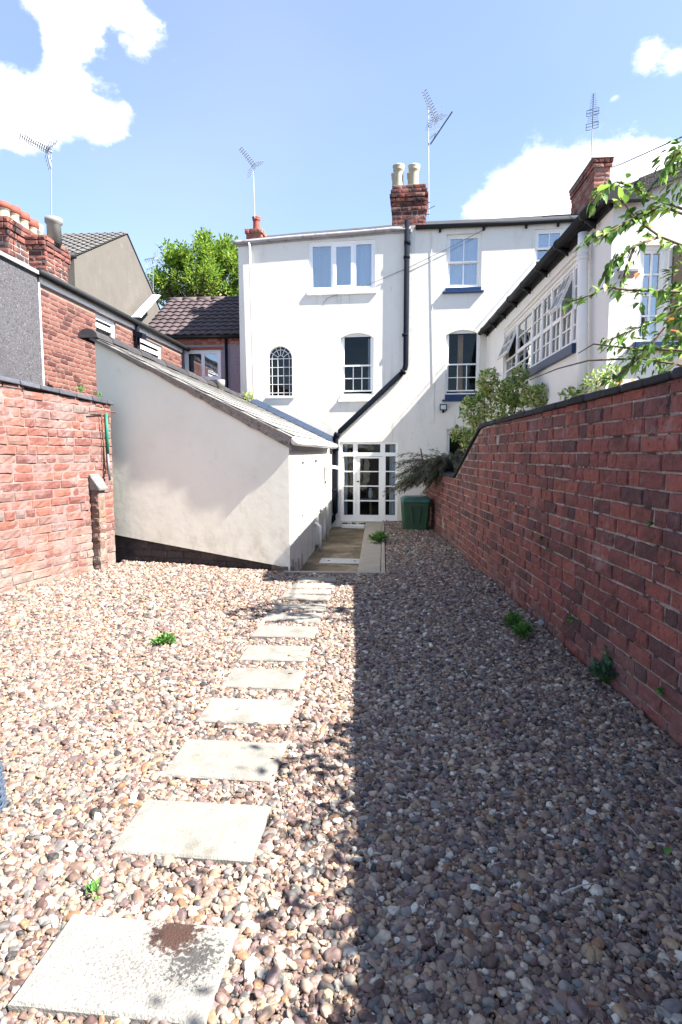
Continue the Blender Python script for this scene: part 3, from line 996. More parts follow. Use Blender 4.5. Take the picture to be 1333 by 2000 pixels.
def pebble_field():
    pts = []
    def layer(step, x0, x1, y0, y1, jit, z0, zj, keep=1.0):
        xs, ys = np.meshgrid(np.arange(x0, x1, step), np.arange(y0, y1, step * 0.87))
        xs = xs + (np.arange(xs.shape[0])[:, None] % 2) * step / 2
        x, y = xs.ravel(), ys.ravel()
        k = RNG.random(len(x)) < keep
        x, y = x[k], y[k]
        x = x + RNG.normal(0, jit * step, len(x))
        y = y + RNG.normal(0, jit * step, len(y))
        z = z0 + RNG.uniform(-zj, zj, len(x))
        pts.append(np.stack([x, y, z, np.full(len(x), step)], 1))
    layer(0.022, -5.4, -2.6, 1.1, 3.2, .30, -0.002, .004)
    layer(0.030, -5.4, -2.6, 1.1, 3.2, .5, 0.006, .004, .6)
    layer(0.022, -5.4, 2.3, -1.5, 1.1, .30, -0.002, .004)
    layer(0.030, -5.4, 2.3, -1.5, 1.1, .5, 0.006, .004, .6)
    layer(0.022, -5.4, -4.2, 3.2, 5.4, .30, -0.002, .004)
    layer(0.0128, -2.6, 2.3, 1.1, 3.2, .30, -0.002, .004)
    layer(0.0175, -2.6, 2.3, 1.1, 3.2, .5, 0.005, .004, .6)
    layer(0.0145, -4.2, 2.3, 3.2, 5.4, .30, -0.002, .004)
    layer(0.020, -4.2, 2.3, 3.2, 5.4, .5, 0.006, .004, .6)
    layer(0.018, -5.2, 2.4, 5.4, 8.9, .30, -0.002, .004)
    layer(0.0245, -5.2, 2.4, 5.4, 8.9, .5, 0.007, .005, .6)
    layer(0.022, -1.0, 2.4, 8.9, 14.0, .30, -0.002, .005)
    layer(0.031, -1.0, 2.4, 8.9, 14.0, .5, 0.007, .005, .6)
    P = np.concatenate(pts)
    x, y = P[:, 0], P[:, 1]
    L0, L1 = LWF.P(0, 0), LWF.P(8, 0)
    R0, R1 = RWF.P(0, 0), RWF.P(18, 0)
    yard = [(L0.x, L0.y), (L1.x, L1.y), (EX_L.x, EX_L.y), (EX_R.x, EX_R.y - .01), (lip_l.x, lip_l.y - .01), (lip_r.x, lip_r.y - .005), (kerb_nr.x + .02, kerb_nr.y),
            (kerb_fr.x + .02, kerb_fr.y), (R0.x - .02, FAC.O.y - .25), (R1.x - .01, R1.y), (L0.x, R1.y)]
    ok = in_poly(x, y, yard)
    for c, a, w, d in slab_geo:
        dx, dy = x - c.x, y - c.y
        lx, ly = dx * math.cos(a) + dy * math.sin(a), -dx * math.sin(a) + dy * math.cos(a)
        edge = 0.004 + 0.010 * np.sin(lx * 23 + c.y * 9) * np.sin(ly * 31)
        on = (abs(lx) < w / 2 + edge - .006) & (abs(ly) < min(1.12 * SD, d) / 2 + edge - .006)
        stray = on & (RNG.random(len(x)) < .00003)
        P[stray, 2] = SLAB_Z + .006
        ok &= ~on | stray
    P = P[ok]
    x, y = P[:, 0], P[:, 1]
    P[:, 2] += 0.010 * np.sin(x * 2.1 + 1) * np.sin(y * 1.7) + 0.006 * np.sin(x * 5.3 + y * 3.1)
    # heaped a little against the walls
    dr = (RWF.P(0, 0) - RWF.P(0, 0)).length
    n = len(P)
    s = P[:, 3] / 0.0128 * 0.0079 * np.exp(RNG.normal(0, .38, n))
    s = np.clip(s, 0.0035, 0.024)
    scl = np.stack([s * RNG.uniform(0.95, 1.45, n), s * RNG.uniform(0.8, 1.05, n), s * RNG.uniform(0.5, 0.85, n)], 1)
    rot = np.stack([RNG.normal(0, .35, n), RNG.normal(0, .35, n), RNG.uniform(0, 6.283, n)], 1)
    pal = np.array([(.36, .255, .20), (.27, .185, .15), (.19, .115, .092), (.42, .35, .29), (.56, .52, .47), (.22, .205, .20), (.15, .14, .15),
                    (.125, .068, .065), (.27, .135, .072), (.055, .05, .055), (.33, .225, .135), (.23, .145, .14), (.17, .115, .125)])
    pr = np.array([.14, .14, .13, .08, .055, .07, .08, .10, .04, .06, .04, .09, .10])
    pr = pr / pr.sum()
    pal = pal * .88 + pal.mean(1, keepdims=True) * np.array([[1.10, .98, .88]]) * .22
    mid = pal.mean(0, keepdims=True)
    pal = np.clip(mid + (pal - mid) * 0.98, .02, .8) * np.array([[.80, .795, .73]])
    c = pal[RNG.choice(len(pal), n, p=pr)] * RNG.uniform(.70, 1.25, (n, 1))
    me = bpy.data.meshes.new('pebble_points')
    me.vertices.add(n)
    me.vertices.foreach_set('co', P[:, :3].ravel())
    for nm, arr in (('scl', scl), ('rot', rot)):
        a = me.attributes.new(nm, 'FLOAT_VECTOR', 'POINT')
        a.data.foreach_set('vector', arr.ravel())
    a = me.attributes.new('tone', 'FLOAT_COLOR', 'POINT')
    a.data.foreach_set('color', np.concatenate([c, np.ones((n, 1))], 1).ravel())
    a = me.attributes.new('pick', 'INT', 'POINT')
    a.data.foreach_set('value', RNG.integers(0, 8, n).astype(np.int32))
    o = bpy.data.objects.new('gravel', me)
    col.objects.link(o)
    # material
    m = bpy.data.materials.new('river_pebble')
    m.use_nodes = True
    nt = m.node_tree
    N, L = nt.nodes, nt.links
    at_ = N.new('ShaderNodeAttribute')
    at_.attribute_type = 'INSTANCER'
    at_.attribute_name = 'tone'
    nz = N.new('ShaderNodeTexNoise')
    nz.inputs['Scale'].default_value = 55
    nz.inputs['Detail'].default_value = 5
    geo = N.new('ShaderNodeNewGeometry')
    L.new(geo.outputs['Position'], nz.inputs[0])
    mr = N.new('ShaderNodeMapRange')
    mr.inputs['From Min'].default_value, mr.inputs['From Max'].default_value = .3, .7
    mr.inputs['To Min'].default_value, mr.inputs['To Max'].default_value = .72, 1.2
    L.new(nz.outputs[0], mr.inputs['Value'])
    mx = N.new('ShaderNodeMixRGB')
    mx.blend_type = 'MULTIPLY'
    mx.inputs[0].default_value = 1
    L.new(at_.outputs['Color'], mx.inputs[1])
    L.new(mr.outputs[0], mx.inputs[2])
    b = N['Principled BSDF']
    L.new(mx.outputs[0], b.inputs['Base Color'])
    b.inputs['Roughness'].default_value = 0.62
    b.inputs['Specular IOR Level'].default_value = 0.35
    # geometry nodes: eight knobbly stones, one picked per point
    g = bpy.data.node_groups.new('scatter_pebbles', 'GeometryNodeTree')
    g.interface.new_socket('Geometry', in_out='INPUT', socket_type='NodeSocketGeometry')
    g.interface.new_socket('Geometry', in_out='OUTPUT', socket_type='NodeSocketGeometry')
    N, L = g.nodes, g.links
    gi, go = N.new('NodeGroupInput'), N.new('NodeGroupOutput')
    g2i = N.new('GeometryNodeGeometryToInstance')
    for k in range(8):
        ico = N.new('GeometryNodeMeshIcoSphere')
        ico.inputs['Radius'].default_value = 1.0
        ico.inputs['Subdivisions'].default_value = 2 if k in (2, 5) else 3
        pos = N.new('GeometryNodeInputPosition')
        tn = N.new('ShaderNodeTexNoise')
        tn.noise_dimensions = '4D'
        tn.inputs['W'].default_value = k * 3.7
        tn.inputs['Scale'].default_value = 0.85 + 0.12 * (k % 3)
        tn.inputs['Detail'].default_value = 1.5
        L.new(pos.outputs[0], tn.inputs['Vector'])
        ma = N.new('ShaderNodeMath')
        ma.operation = 'MULTIPLY_ADD'
        ma.inputs[1].default_value = 1.5
        ma.inputs[2].default_value = 0.25
        L.new(tn.outputs[0], ma.inputs[0])
        vm = N.new('ShaderNodeVectorMath')
        vm.operation = 'SCALE'
        L.new(pos.outputs[0], vm.inputs[0])
        L.new(ma.outputs[0], vm.inputs['Scale'])
        sp = N.new('GeometryNodeSetPosition')
        L.new(ico.outputs['Mesh'], sp.inputs['Geometry'])
        L.new(vm.outputs[0], sp.inputs['Position'])
        ss = N.new('GeometryNodeSetShadeSmooth')
        ss.inputs['Shade Smooth'].default_value = k not in (2, 5)
        L.new(sp.outputs[0], ss.inputs[0])
        sm_ = N.new('GeometryNodeSetMaterial')
        sm_.inputs['Material'].default_value = m
        L.new(ss.outputs[0], sm_.inputs[0])
        L.new(sm_.outputs[0], g2i.inputs[0])
    iop = N.new('GeometryNodeInstanceOnPoints')
    iop.inputs['Pick Instance'].default_value = True
    L.new(gi.outputs[0], iop.inputs['Points'])
    L.new(g2i.outputs[0], iop.inputs['Instance'])
    for nm, dt, sock in (('scl', 'FLOAT_VECTOR', 'Scale'), ('rot', 'FLOAT_VECTOR', 'Rotation'), ('pick', 'INT', 'Instance Index')):
        na = N.new('GeometryNodeInputNamedAttribute')
        na.data_type = dt
        na.inputs['Name'].default_value = nm
        if sock == 'Rotation':
            e2r = N.new('FunctionNodeEulerToRotation')
            L.new(na.outputs[0], e2r.inputs[0])
            L.new(e2r.outputs[0], iop.inputs[sock])
        else:
            L.new(na.outputs[0], iop.inputs[sock])
    L.new(iop.outputs[0], go.inputs[0])
    md = o.modifiers.new('pebbles', 'NODES')
    md.node_group = g
    tag(o, kind='stuff')
    print('pebbles', n)


pebble_field()

# ==================================================================================== RIGHT GARDEN WALL
PITCH, BL, BH = 0.109, 0.275, 0.0945
rw_top = sorted([RWF.pix(u, v) for u, v in ((1333, 714), (1283, 727), (1270, 733), (1110, 778), (940, 826), (888, 926))])
zlow = rw_top[0][1] - 0.01
rw_top = [(-0.2, zlow), (rw_top[0][0] - .001, zlow)] + rw_top + [(20, rw_top[-1][1])]
RW_S1 = RWF.pix(1333, 1000)[0] + 5.5
rw_root = thing('garden_wall', RWF.P(4, 0), 'tall old red brick garden wall in shade along the right of the pebbles', 'brick wall')
capz = 0.062


def rw_brick_top(s): return interp(rw_top, s) - capz


mort = MB()
ss = sorted({-0.2, RW_S1, *[p[0] for p in rw_top if -0.2 < p[0] < RW_S1]})
poly = [RWF.P(-0.2, -.4, -.015), RWF.P(RW_S1, -.4, -.015)] + [RWF.P(s, rw_brick_top(s) - .002, -.015) for s in reversed(ss)]
mort.prism(poly, RWF.N * -0.21)
mort.build('mortar', M['mortar_dark'], rw_root)
br = Bricks(rw_root, M['brick_red'], BL, BH, 0.06, nvar=9, rough=0.005)
rnd = random.Random(5)
zc = 0.02
while zc < 2.4:
    br.course(RWF, 0.0, RW_S1, zc, BH * rnd.uniform(.95, 1.03), 0.0135, rnd, phead=0.3, dj=0.006, top=rw_brick_top, skip=0.002, tilt=0.008)
    zc += PITCH
br.finish(300)
# dark coping bricks
s = 0.0
flat0 = rw_top[1][0]
while s < RW_S1:
    L = 0.30
    a, b = s + .004, min(s + L - .004, RW_S1)
    za, zb = interp(rw_top, a), interp(rw_top, b)
    steep = abs(zb - za) / (b - a) > 0.2
    mb = MB()
    j = rnd.uniform(-.006, .006)
    P = RWF.P
    h = 0.064
    fr = 0.03 + rnd.uniform(-.004, .006)
    mb.hexa([P(a, za - h, -.24), P(b, zb - h, -.24), P(b, zb - h, fr), P(a, za - h, fr), P(a, za + j + .015, -.17), P(b, zb + j + .015, -.17), P(b, zb + j - .008, fr - .012), P(a, za + j - .008, fr - .012)])
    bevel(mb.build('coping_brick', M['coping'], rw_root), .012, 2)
    s += L

# ==================================================================================== LEFT GARDEN WALL
lw_top = [(-1, LWF.pix(0, 731)[1] + .02), (LWF.pix(0, 731)[0], LWF.pix(0, 731)[1]), LWF.pix(224, 783)]
LW_S1 = LWF.pix(222, 950)[0]
lw_root = thing('garden_wall', LWF.P(5, 0), 'sunlit faded red brick garden wall on the left with dark blue coping', 'brick wall')


def lw_brick_top(s): return interp(lw_top, s) - .07


mb = MB()
mb.prism([LWF.P(0, -.4, -.010), LWF.P(LW_S1, -.4, -.010), LWF.P(LW_S1, lw_brick_top(LW_S1), -.010), LWF.P(0, lw_brick_top(0), -.010)], LWF.N * -.22)
mb.build('mortar', M['mortar_light'], lw_root)
br = Bricks(lw_root, M['brick_orange'], 0.285, 0.092, 0.06, nvar=8, rough=0.006)
rnd = random.Random(8)
zc = 0.03
while zc < 2.6:
    br.course(LWF, 0.0, LW_S1, zc, 0.092 * rnd.uniform(.95, 1.05), 0.014, rnd, phead=0.28, dj=0.007, top=lw_brick_top, skip=0.008, tilt=0.012)
    zc += 0.107
br.finish(300)
s = 0.0
P = LWF.P
while s < LW_S1 + .02:
    a, b = s + .004, min(s + .29, LW_S1 + .04)
    mb = MB()
    za, zb, j = interp(lw_top, a), interp(lw_top, b), rnd.uniform(-.005, .005)
    mb.hexa([P(a, za - .072, -.25), P(b, zb - .072, -.25), P(b, zb - .072, .035), P(a, za - .072, .035), P(a, za + j, -.18), P(b, zb + j, -.18), P(b, zb + j - .012, .02), P(a, za + j - .012, .02)])
    bevel(mb.build('coping_brick', M['coping_sunlit'], lw_root), .014, 3)
    s += .295
# end face of that wall, bricks seen at the corner, then the pier with its sloped cap
PS0, PS1 = LWF.pix(184, 1115, 0)[0], LWF.pix(208, 1000, .13)[0]
PTOP = LWF.pix(195, 958, .12)[1]
pier = thing('brick_pier', LWF.P((PS0 + PS1) / 2, 0, .07), 'short weathered brick pier with a sloped grey cap against the left wall', 'pier')
mb = MB()
mb.prism([P(PS0 + .006, -.3, .0), P(PS1 - .006, -.3, .0), P(PS1 - .006, PTOP, .0), P(PS0 + .006, PTOP, .0)], LWF.N * .124)
mb.build('mortar', M['mortar_light'], pier)
bp = Bricks(pier, M['brick_pier'], 0.2, 0.098, 0.05, nvar=6, rough=0.008)
PEND = Frame(P(PS0, 0, 0.0), LWF.N * 1.0)      # the face turned to the viewer
PEND.R = LWF.N.copy(); PEND.N = -LWF.R
zc = .045
while zc < PTOP - .03:
    bp.course(LWF, PS0, PS1, zc, .094, .012, rnd, phead=.4, dj=.008, tilt=.02, d=.132)
    bp.course(PEND, .005, .125, zc, .094, .01, rnd, phead=.0, dj=.006, tilt=.015, d=.006)
    zc += .106
bp.finish(300)
mb = MB()
zt = LWF.pix(180, 925, .02)[1]
a, b = PS0 - .03, PS1 + .03
mb.hexa([P(a, PTOP, .006), P(b, PTOP, .006), P(b, PTOP, .165), P(a, PTOP, .165), P(a, zt, .006), P(b, zt, .006), P(b, PTOP + .035, .165), P(a, PTOP + .035, .165)])
bevel(mb.build('sloped_cap', mat('slate_cap', (.14, .135, .135), .85, .3, nscale=18, bump=.6, stain=[((.06, .06, .05), 12, .56, .08, .7)]), pier), .01)

# rusty bracket with the green and grey pole leaning on the pier cap
pl = thing('washing_line_pole', LWF.P(PS1, 1.2, .1), 'green and grey pole hung from a rusty bar on the left wall', 'pole')
A = LWF.P(*LWF.pix(208, 808, .07), .07); B = LWF.P(*LWF.pix(211, 886, .07), .07); C = LWF.P(*LWF.pix(215, 938, .10), .10)
mb = MB(); mb.tube([A, B], .020, 10); mb.build('sleeve', M['green_pole'], pl, True)
mb = MB(); mb.tube([B, C], .016, 10); mb.build('pole', M['grey_pole'], pl, True)
tag(pl)
rb = thing('iron_bracket', LWF.P(PS1, 1.9, .05), 'rusty iron bar and rods fixed near the end of the left wall', 'bracket')
mb = MB()
mb.tube([LWF.P(*LWF.pix(175, 804, .05), .05), LWF.P(*LWF.pix(200, 801, .06), .06), LWF.P(*LWF.pix(226, 806, .05), .05)], .009, 6)
mb.build('bar', M['rust'], rb, True)
for u0, u1 in ((199, 207), (204, 210)):
    mb = MB(); mb.tube([LWF.P(*LWF.pix(u0, 806, .045), .045), LWF.P(*LWF.pix(u1, 926, .045), .045)], .007, 6); mb.build('rod', M['rust'], rb, True)

# ==================================================================================== MAIN HOUSE (white rendered, three storeys)
house = thing('white_house', FAC.P(0, 0, -1), 'three storey white rendered house rear with a black diagonal soil pipe', 'house')
fl, fr_ = FAC.pix(468, 620)[0], FAC.pix(1215, 560)[0]
eave_l = [FAC.pix(u, v) for u, v in ((466, 476), (560, 467), (700, 456), (765, 450), (803, 449))]
eave_r = [FAC.pix(u, v) for u, v in ((812, 446), (1000, 438), (1140, 430), (1215, 426))]
eave_l[0] = (fl, eave_l[0][1])
eave = eave_l + eave_r
R_ = {}
R_['triple'] = FAC.rect(603, 470, 733, 567)
R_['sash_mid'] = FAC.rect(666, 650, 730, 772)
R_['arch'] = FAC.rect(525, 676, 571, 774)
R_['sash_up'] = FAC.rect(872, 456, 941, 561)
R_['sash_low'] = FAC.rect(871, 644, 937, 770)
R_['far'] = FAC.rect(1045, 447, 1102, 519)
R_['ground'] = FAC.rect(872, 838, 935, 985)
R_['door'] = FAC.rect(665, 863, 777, 1019)
R_['door'] = (R_['door'][0], R_['door'][1], 0.0, R_['door'][3])
mb = wall_panel(FAC, fl, fr_, -0.5, eave, list(R_.values()), reveal=0.13)
for k, drop in (('sash_mid', 9), ('sash_low', 9)):
    a = R_[k]
    arch_fill(mb, FAC, a[0], a[1], a[3] - drop * .0125, a[3], 8, .13)
a = R_['arch']
arch_fill(mb, FAC, a[0], a[1], a[3] - (a[1] - a[0]) / 2, a[3], 14, .13)
# left end and back
DEP = 6.0
P = FAC.P
mb.quad(P(fl, -.5), P(fl, -.5, -DEP), P(fl, eave[0][1], -DEP), P(fl, eave[0][1]))
mb.quad(P(fl, eave[0][1]), P(fl, eave[0][1], -DEP), P(fl, eave[0][1] + 1.0, -DEP / 2))
mb.quad(P(fr_, -.5), P(fr_, eave[-1][1]), P(fr_, eave[-1][1], -DEP), P(fr_, -.5, -DEP))
mb.quad(P(fl, -.5, -DEP), P(fr_, -.5, -DEP), P(fr_, eave[-1][1], -DEP), P(fl, eave[0][1], -DEP))
mb.build('wall', M['render_white'], house)
# roof: two shallow slated slopes per half
for nm, pts, rise in (('roof', eave_l, .88), ('roof', eave_r, .90)):
    rf = MB()
    for (a, za), (b, zb) in zip(pts, pts[1:]):
        za += .02; zb += .02
        A0, B0 = P(a, za, .06), P(b, zb, .06)
        A1, B1 = P(a, za + rise, -2.1), P(b, zb + rise, -2.1)
        A2, B2 = P(a, za, -DEP), P(b, zb, -DEP)
        rf.quad(A0, B0, B1, A1)
        rf.quad(A1, B1, B2, A2)
    rf.build(nm, M['slate'], house)
# gutters
g = MB()
g.tube([P(a - .0, z + .005, .058) for a, z in [(fl - .10, eave_l[0][1] - .01)] + eave_l], .045, 10)
g.build('gutter', M['grey_gutter'], house, True)
g = MB()
for (a, za), (b, zb) in zip(eave_l, eave_l[1:]):
    g.hexa([P(a, za - .07, .001), P(b, zb - .07, .001), P(b, zb - .07, .035), P(a, za - .07, .035), P(a, za + .012, .001), P(b, zb + .012, .001), P(b, zb + .012, .035), P(a, za + .012, .035)])
g.build('fascia_board', M['grey_gutter'], house)
g = MB()
g.tube([P(a, z + .0, .060) for a, z in eave_r], .05, 10)
g.build('gutter', M['black_iron'], house, True)
for u in (860, 945, 1028, 1090, 1120):
    s_, z_ = FAC.pix(u, 440)
    g = MB(); g.fbox(FAC, s_ - .025, s_ + .025, interp(eave_r, s_) - .11, interp(eave_r, s_) - .03, .002, .05)
    g.build('gutter_bracket', M['black_iron'], house)

# --- windows
rm = (0.06, 0.0)
w = window(house, FAC, R_['triple'], -.03, .045, [(0, .36, 0, 1, 1, 1, .045, 0), (.36, .70, 0, 1, 1, 1, .075, -.012), (.70, 1, 0, 1, 1, 1, .04, 0)], M['upvc'], 'glass_up', room_d=1.4)
a = R_['triple']; W_ = a[1] - a[0]
curtain(w, FAC, a[0] + .06, a[0] + .23, a[2] + .06, a[3] - .06, -.2, folds=3)
curtain(w, FAC, a[0] + .05, a[1] - .05, a[2] + .05, a[3] - .05, -.30, folds=14, amp=.012)  # pale full-width sheet added to stand in for cloud reflected in the panes
curtain(w, FAC, a[0] + W_ * .76, a[0] + W_ * .9, a[2] + .06, a[3] - .06, -.2, folds=3)
mb = MB(); mb.fbox(FAC, a[0] - .04, a[1] + .05, a[2] - .10, a[2] - .002, -.1, .045)
bevel(mb.build('sill', M['white_paint'], w), .012)
w = window(house, FAC, R_['sash_mid'], -.06, .04, [(0, 1, .47, 1, 1, 1, .035, 0), (0, 1, .04, .50, 3, 2, .035, .04)], gw=.018)
a = R_['sash_mid']
curtain(w, FAC, a[1] - .14, a[1] - .05, a[2] + .1, a[3] - .1, -.2, folds=2)
mb = MB(); mb.fbox(FAC, a[0] - .06, a[1] + .07, a[2] - .15, a[2] - .10, .001, .05); mb.fbox(FAC, a[0] - .02, a[1] + .02, a[2] - .098, a[2] - .002, -.08, .02)
bevel(mb.build('sill', M['white_paint'], w), .008)
w = window(house, FAC, R_['sash_up'], -.06, .045, [(0, 1, .47, 1, 2, 1, .04, 0), (0, 1, 0, .50, 2, 1, .04, .04)], glass='glass_up', gw=.022)
a = R_['sash_up']
curtain(w, FAC, a[0] + .06, a[1] - .06, a[2] + .05, a[3] - .05, -.22, folds=7)
for k in ('sash_up', 'sash_low'):
    pass
def blue_sill(w, F, a, drop=.13):
    mb = MB()
    mb.fbox(F, a[0] - .005, a[1] + .005, a[2] - drop, a[2] - .003, -.10, .02)
    mb.fbox(F, a[0] - .07, a[1] + .06, a[2] - drop - .04, a[2] - drop + .001, .001, .07)
    return bevel(mb.build('sill', M['blue_paint'], w), .006)
blue_sill(w, FAC, a, .09)
w = window(house, FAC, R_['sash_low'], -.06, .035, [(0, 1, .46, 1, 1, 1, .03, 0), (0, 1, .03, .49, 3, 2, .03, .04)], gw=.018)
a = R_['sash_low']
blue_sill(w, FAC, a, .12)
mb = MB(); mb.fbox(FAC, a[0] + .28, a[0] + .40, a[2] + .03, a[3] - .06, -.40, -.28)
mb.build('timber_post', M['wood'], w)
w = window(house, FAC, R_['far'], -.03, .04, [(0, 1, .46, 1, 2, 1, .04, 0), (0, 1, .12, .58, 2, 1, .035, .04)], glass='glass_up', gw=.02)
a = R_['far']
curtain(w, FAC, a[0] + .05, a[1] - .05, a[2] + .5, a[3] - .05, -.22, m='curtain_blue', folds=5)
w = window(house, FAC, R_['ground'], -.06, .035, [(0, 1, .5, 1, 1, 1, .03, 0), (0, 1, 0, .53, 3, 2, .03, .04)], gw=.018)
a = R_['ground']
mb = MB(); mb.fbox(FAC, a[0] + .47, a[0] + .56, a[2] + .03, a[3] - .04, -.40, -.30)
mb.build('timber_post', M['wood'], w)

# arched stained glass window: red border strips round blue-grey quarries
a = R_['arch']
cx, hw = (a[0] + a[1]) / 2, (a[1] - a[0]) / 2
zs = a[3] - hw
dA = -.05
bars = MB()
gw = .011
def abar(p, q, wd=gw, d=dA):
    p, q = Vector((p[0], p[1], 0)), Vector((q[0], q[1], 0))
    t = (q - p).normalized() * (wd / 2)
    n = Vector((-t.y, t.x, 0))
    pts = [(p - n - t * .5), (q - n + t * .5), (q + n + t * .5), (p + n - t * .5)]
    bars.hexa([FAC.P(k.x, k.y, d - .02) for k in pts] + [FAC.P(k.x, k.y, d) for k in pts])
bw = hw * .27                                   # border strip width
xs_in = [cx - hw + bw, cx - (hw - bw) / 3, cx + (hw - bw) / 3, cx + hw - bw]
zb_in = a[2] + .085
rows = [zb_in + (zs - zb_in) * k / 4 for k in range(5)]
ri = hw - bw
for x in xs_in: abar((x, a[2]), (x, zs))
for z in [a[2] + .012] + rows: abar((a[0], z), (a[1], z))
NA = 14
arc = lambda r, k: (cx + r * math.cos(math.pi * k / NA), zs + r * math.sin(math.pi * k / NA))
for k in range(NA):
    abar(arc(hw - .006, k), arc(hw - .006, k + 1))
    abar(arc(ri, k), arc(ri, k + 1))
    abar(arc(ri * .36, k), arc(ri * .36, k + 1))
for an in (0.18, .36, .5, .64, .82):
    c_, s__ = math.cos(math.pi * an), math.sin(math.pi * an)
    abar((cx + ri * .36 * c_, zs + ri * .36 * s__), (cx + hw * c_, zs + hw * s__))
for x in (a[0] + .006, a[1] - .006): abar((x, a[2]), (x, zs))
wa = bars.build('stained_glass_window', M['white_paint'], house)
def pane4(x0, x1, z0, z1, m):
    mb = MB(); mb.fbox(FAC, x0, x1, z0, z1, dA - .014, dA - .010); mb.build('pane', M[m], wa)
zz = [a[2]] + rows
cols_ = [a[0]] + xs_in + [a[1]]
for i in range(5):
    for j in range(len(zz) - 1):
        pane4(cols_[i], cols_[i + 1], zz[j], zz[j + 1], 'glass_red' if i in (0, 4) or j == 0 else 'glass_dark')
for r0, r1, m in ((ri, hw - .003, 'glass_red'), (0.0, ri, 'glass_dark')):
    for k0, k1 in ((0, 3), (3, 5), (5, 7), (7, 9), (9, 11), (11, 14)):
        mb = MB()
        o_, i_ = [arc(r1, k) for k in range(k0, k1 + 1)], [arc(r0, k) for k in range(k1, k0 - 1, -1)]
        if r0 == 0: i_ = [(cx, zs)]
        poly = [FAC.P(x, z, dA - .014) for x, z in o_ + i_]
        mb.prism(poly, FAC.N * .004)
        mb.build('pane', M[m], wa)
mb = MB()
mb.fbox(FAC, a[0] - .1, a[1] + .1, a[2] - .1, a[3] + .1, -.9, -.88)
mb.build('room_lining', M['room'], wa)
mb = MB(); mb.fbox(FAC, a[0] - .05, a[1] + .05, a[2] - .05, a[2] - .001, -.1, .035)
bevel(mb.build('sill', M['white_paint'], wa), .006)

# glazed garden door with side lights and transom
D = R_['door']
dp = lambda zx, zy: FAC.pix(540 + zx * .27, 820 + zy * .27, -.06)
door = MB()
def fb(zx0, zx1, zy0, zy1, d0=-.12, d1=-.05, m=door):
    s0, z1 = dp(zx0, zy0); s1, z0 = dp(zx1, zy1)
    m.fbox(FAC, s0, s1, z0, z1, d0, d1)
x0, x1 = 464, 881
ytop, ybot = 158, 738
fb(x0, x1, ytop, 176, -.12, -.045)
for p, q in ((x0, 482), (556, 589), (753, 787), (863, x1)): fb(p, q, 176, 236, -.12, -.047)
fb(x0, x1, 236, 264, -.12, -.03)
for p, q in ((x0, 490), (558, 574), (772, 788), (863, x1)): fb(p, q, 264, ybot, -.12, -.045)
for p, q in ((490, 558), (788, 863)):
    fb(p, q, 688, ybot, -.12, -.05)
    for y0_, y1_ in ((369, 378), (476, 485), (580, 590)): fb(p, q, y0_, y1_, -.11, -.06)
frame_o = door.build('door_frame', M['white_paint'], house)
def pane_px(par, zx0, zx1, zy0, zy1, d=-.09):
    mb = MB(); fb(zx0, zx1, zy0, zy1, d - .004, d, mb); mb.build('pane', M['glass'], par)
for p, q in ((482, 556), (589, 753), (787, 863)): pane_px(frame_o, p, q, 176, 236)
rowsy = ((264, 369), (378, 476), (485, 580), (590, 688))
for p, q in ((490, 558), (788, 863)):
    for y0_, y1_ in rowsy: pane_px(frame_o, p, q, y0_, y1_)
leaf = MB()
fb(575, 604, 266, 734, -.11, -.06, leaf); fb(743, 771, 266, 734, -.11, -.06, leaf)
fb(604, 743, 266, 279, -.11, -.06, leaf); fb(604, 743, 688, 734, -.11, -.06, leaf)
for y0_, y1_ in ((370, 378), (475, 484), (581, 591)): fb(604, 743, y0_, y1_, -.105, -.065, leaf)
lo = leaf.build('garden_door', M['white_paint'], house)
for y0_, y1_ in ((279, 370), (378, 475), (484, 581), (591, 688)): pane_px(lo, 604, 743, y0_, y1_)
kn = MB(); s_, z_ = dp(592, 445); kn.lathe([(.0, -.02), (.02, -.012), (.022, .0), (.02, .012), (.0, .02)], FAC.P(s_, z_, -.03), 10)
kn.build('door_knob', M['black_iron'], lo, True)
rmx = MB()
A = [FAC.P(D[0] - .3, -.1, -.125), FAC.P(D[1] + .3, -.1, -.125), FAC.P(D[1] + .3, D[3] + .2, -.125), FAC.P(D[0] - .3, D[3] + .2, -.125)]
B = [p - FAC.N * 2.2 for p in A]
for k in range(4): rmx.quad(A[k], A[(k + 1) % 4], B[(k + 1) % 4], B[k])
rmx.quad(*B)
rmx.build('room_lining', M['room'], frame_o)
for p, q in ((486, 508), (818, 862)):
    (s0, z1), (s1, z0) = dp(p, 268), dp(q, 690)
    curtain(frame_o, FAC, s0, s1, z0, z1, -.22, folds=4, amp=.015)
    (s0, z1), (s1, z0) = dp(p, 178), dp(q, 236)
    curtain(frame_o, FAC, s0, s1, z0, z1, -.22, folds=4, amp=.012)
vs = thing('vase', FAC.P(dp(665, 570)[0], dp(665, 575)[1] - .04, -.75), 'pale vase on a table inside the glazed garden door', 'vase')
mb = MB(); c_ = Vector(vs.location); mb.lathe([(.035, 0), (.055, .09), (.06, .17), (.035, .24), (.04, .26)], c_, 12); mb.build('body', M['vase'], vs, True)
tb = thing('side_table', c_ + Vector((0, 0, -.05)), 'dim round table behind the garden door glass', 'table')
mb = MB(); mb.lathe([(.30, -.03), (.31, -.015), (.30, -.002)], c_, 20); mb.build('tabletop', M['stone_lead'], tb, True)
mb = MB(); mb.lathe([(.03, -(c_.z) - .09), (.03, -.03)], c_, 8); mb.build('leg', M['wood'], tb, True)

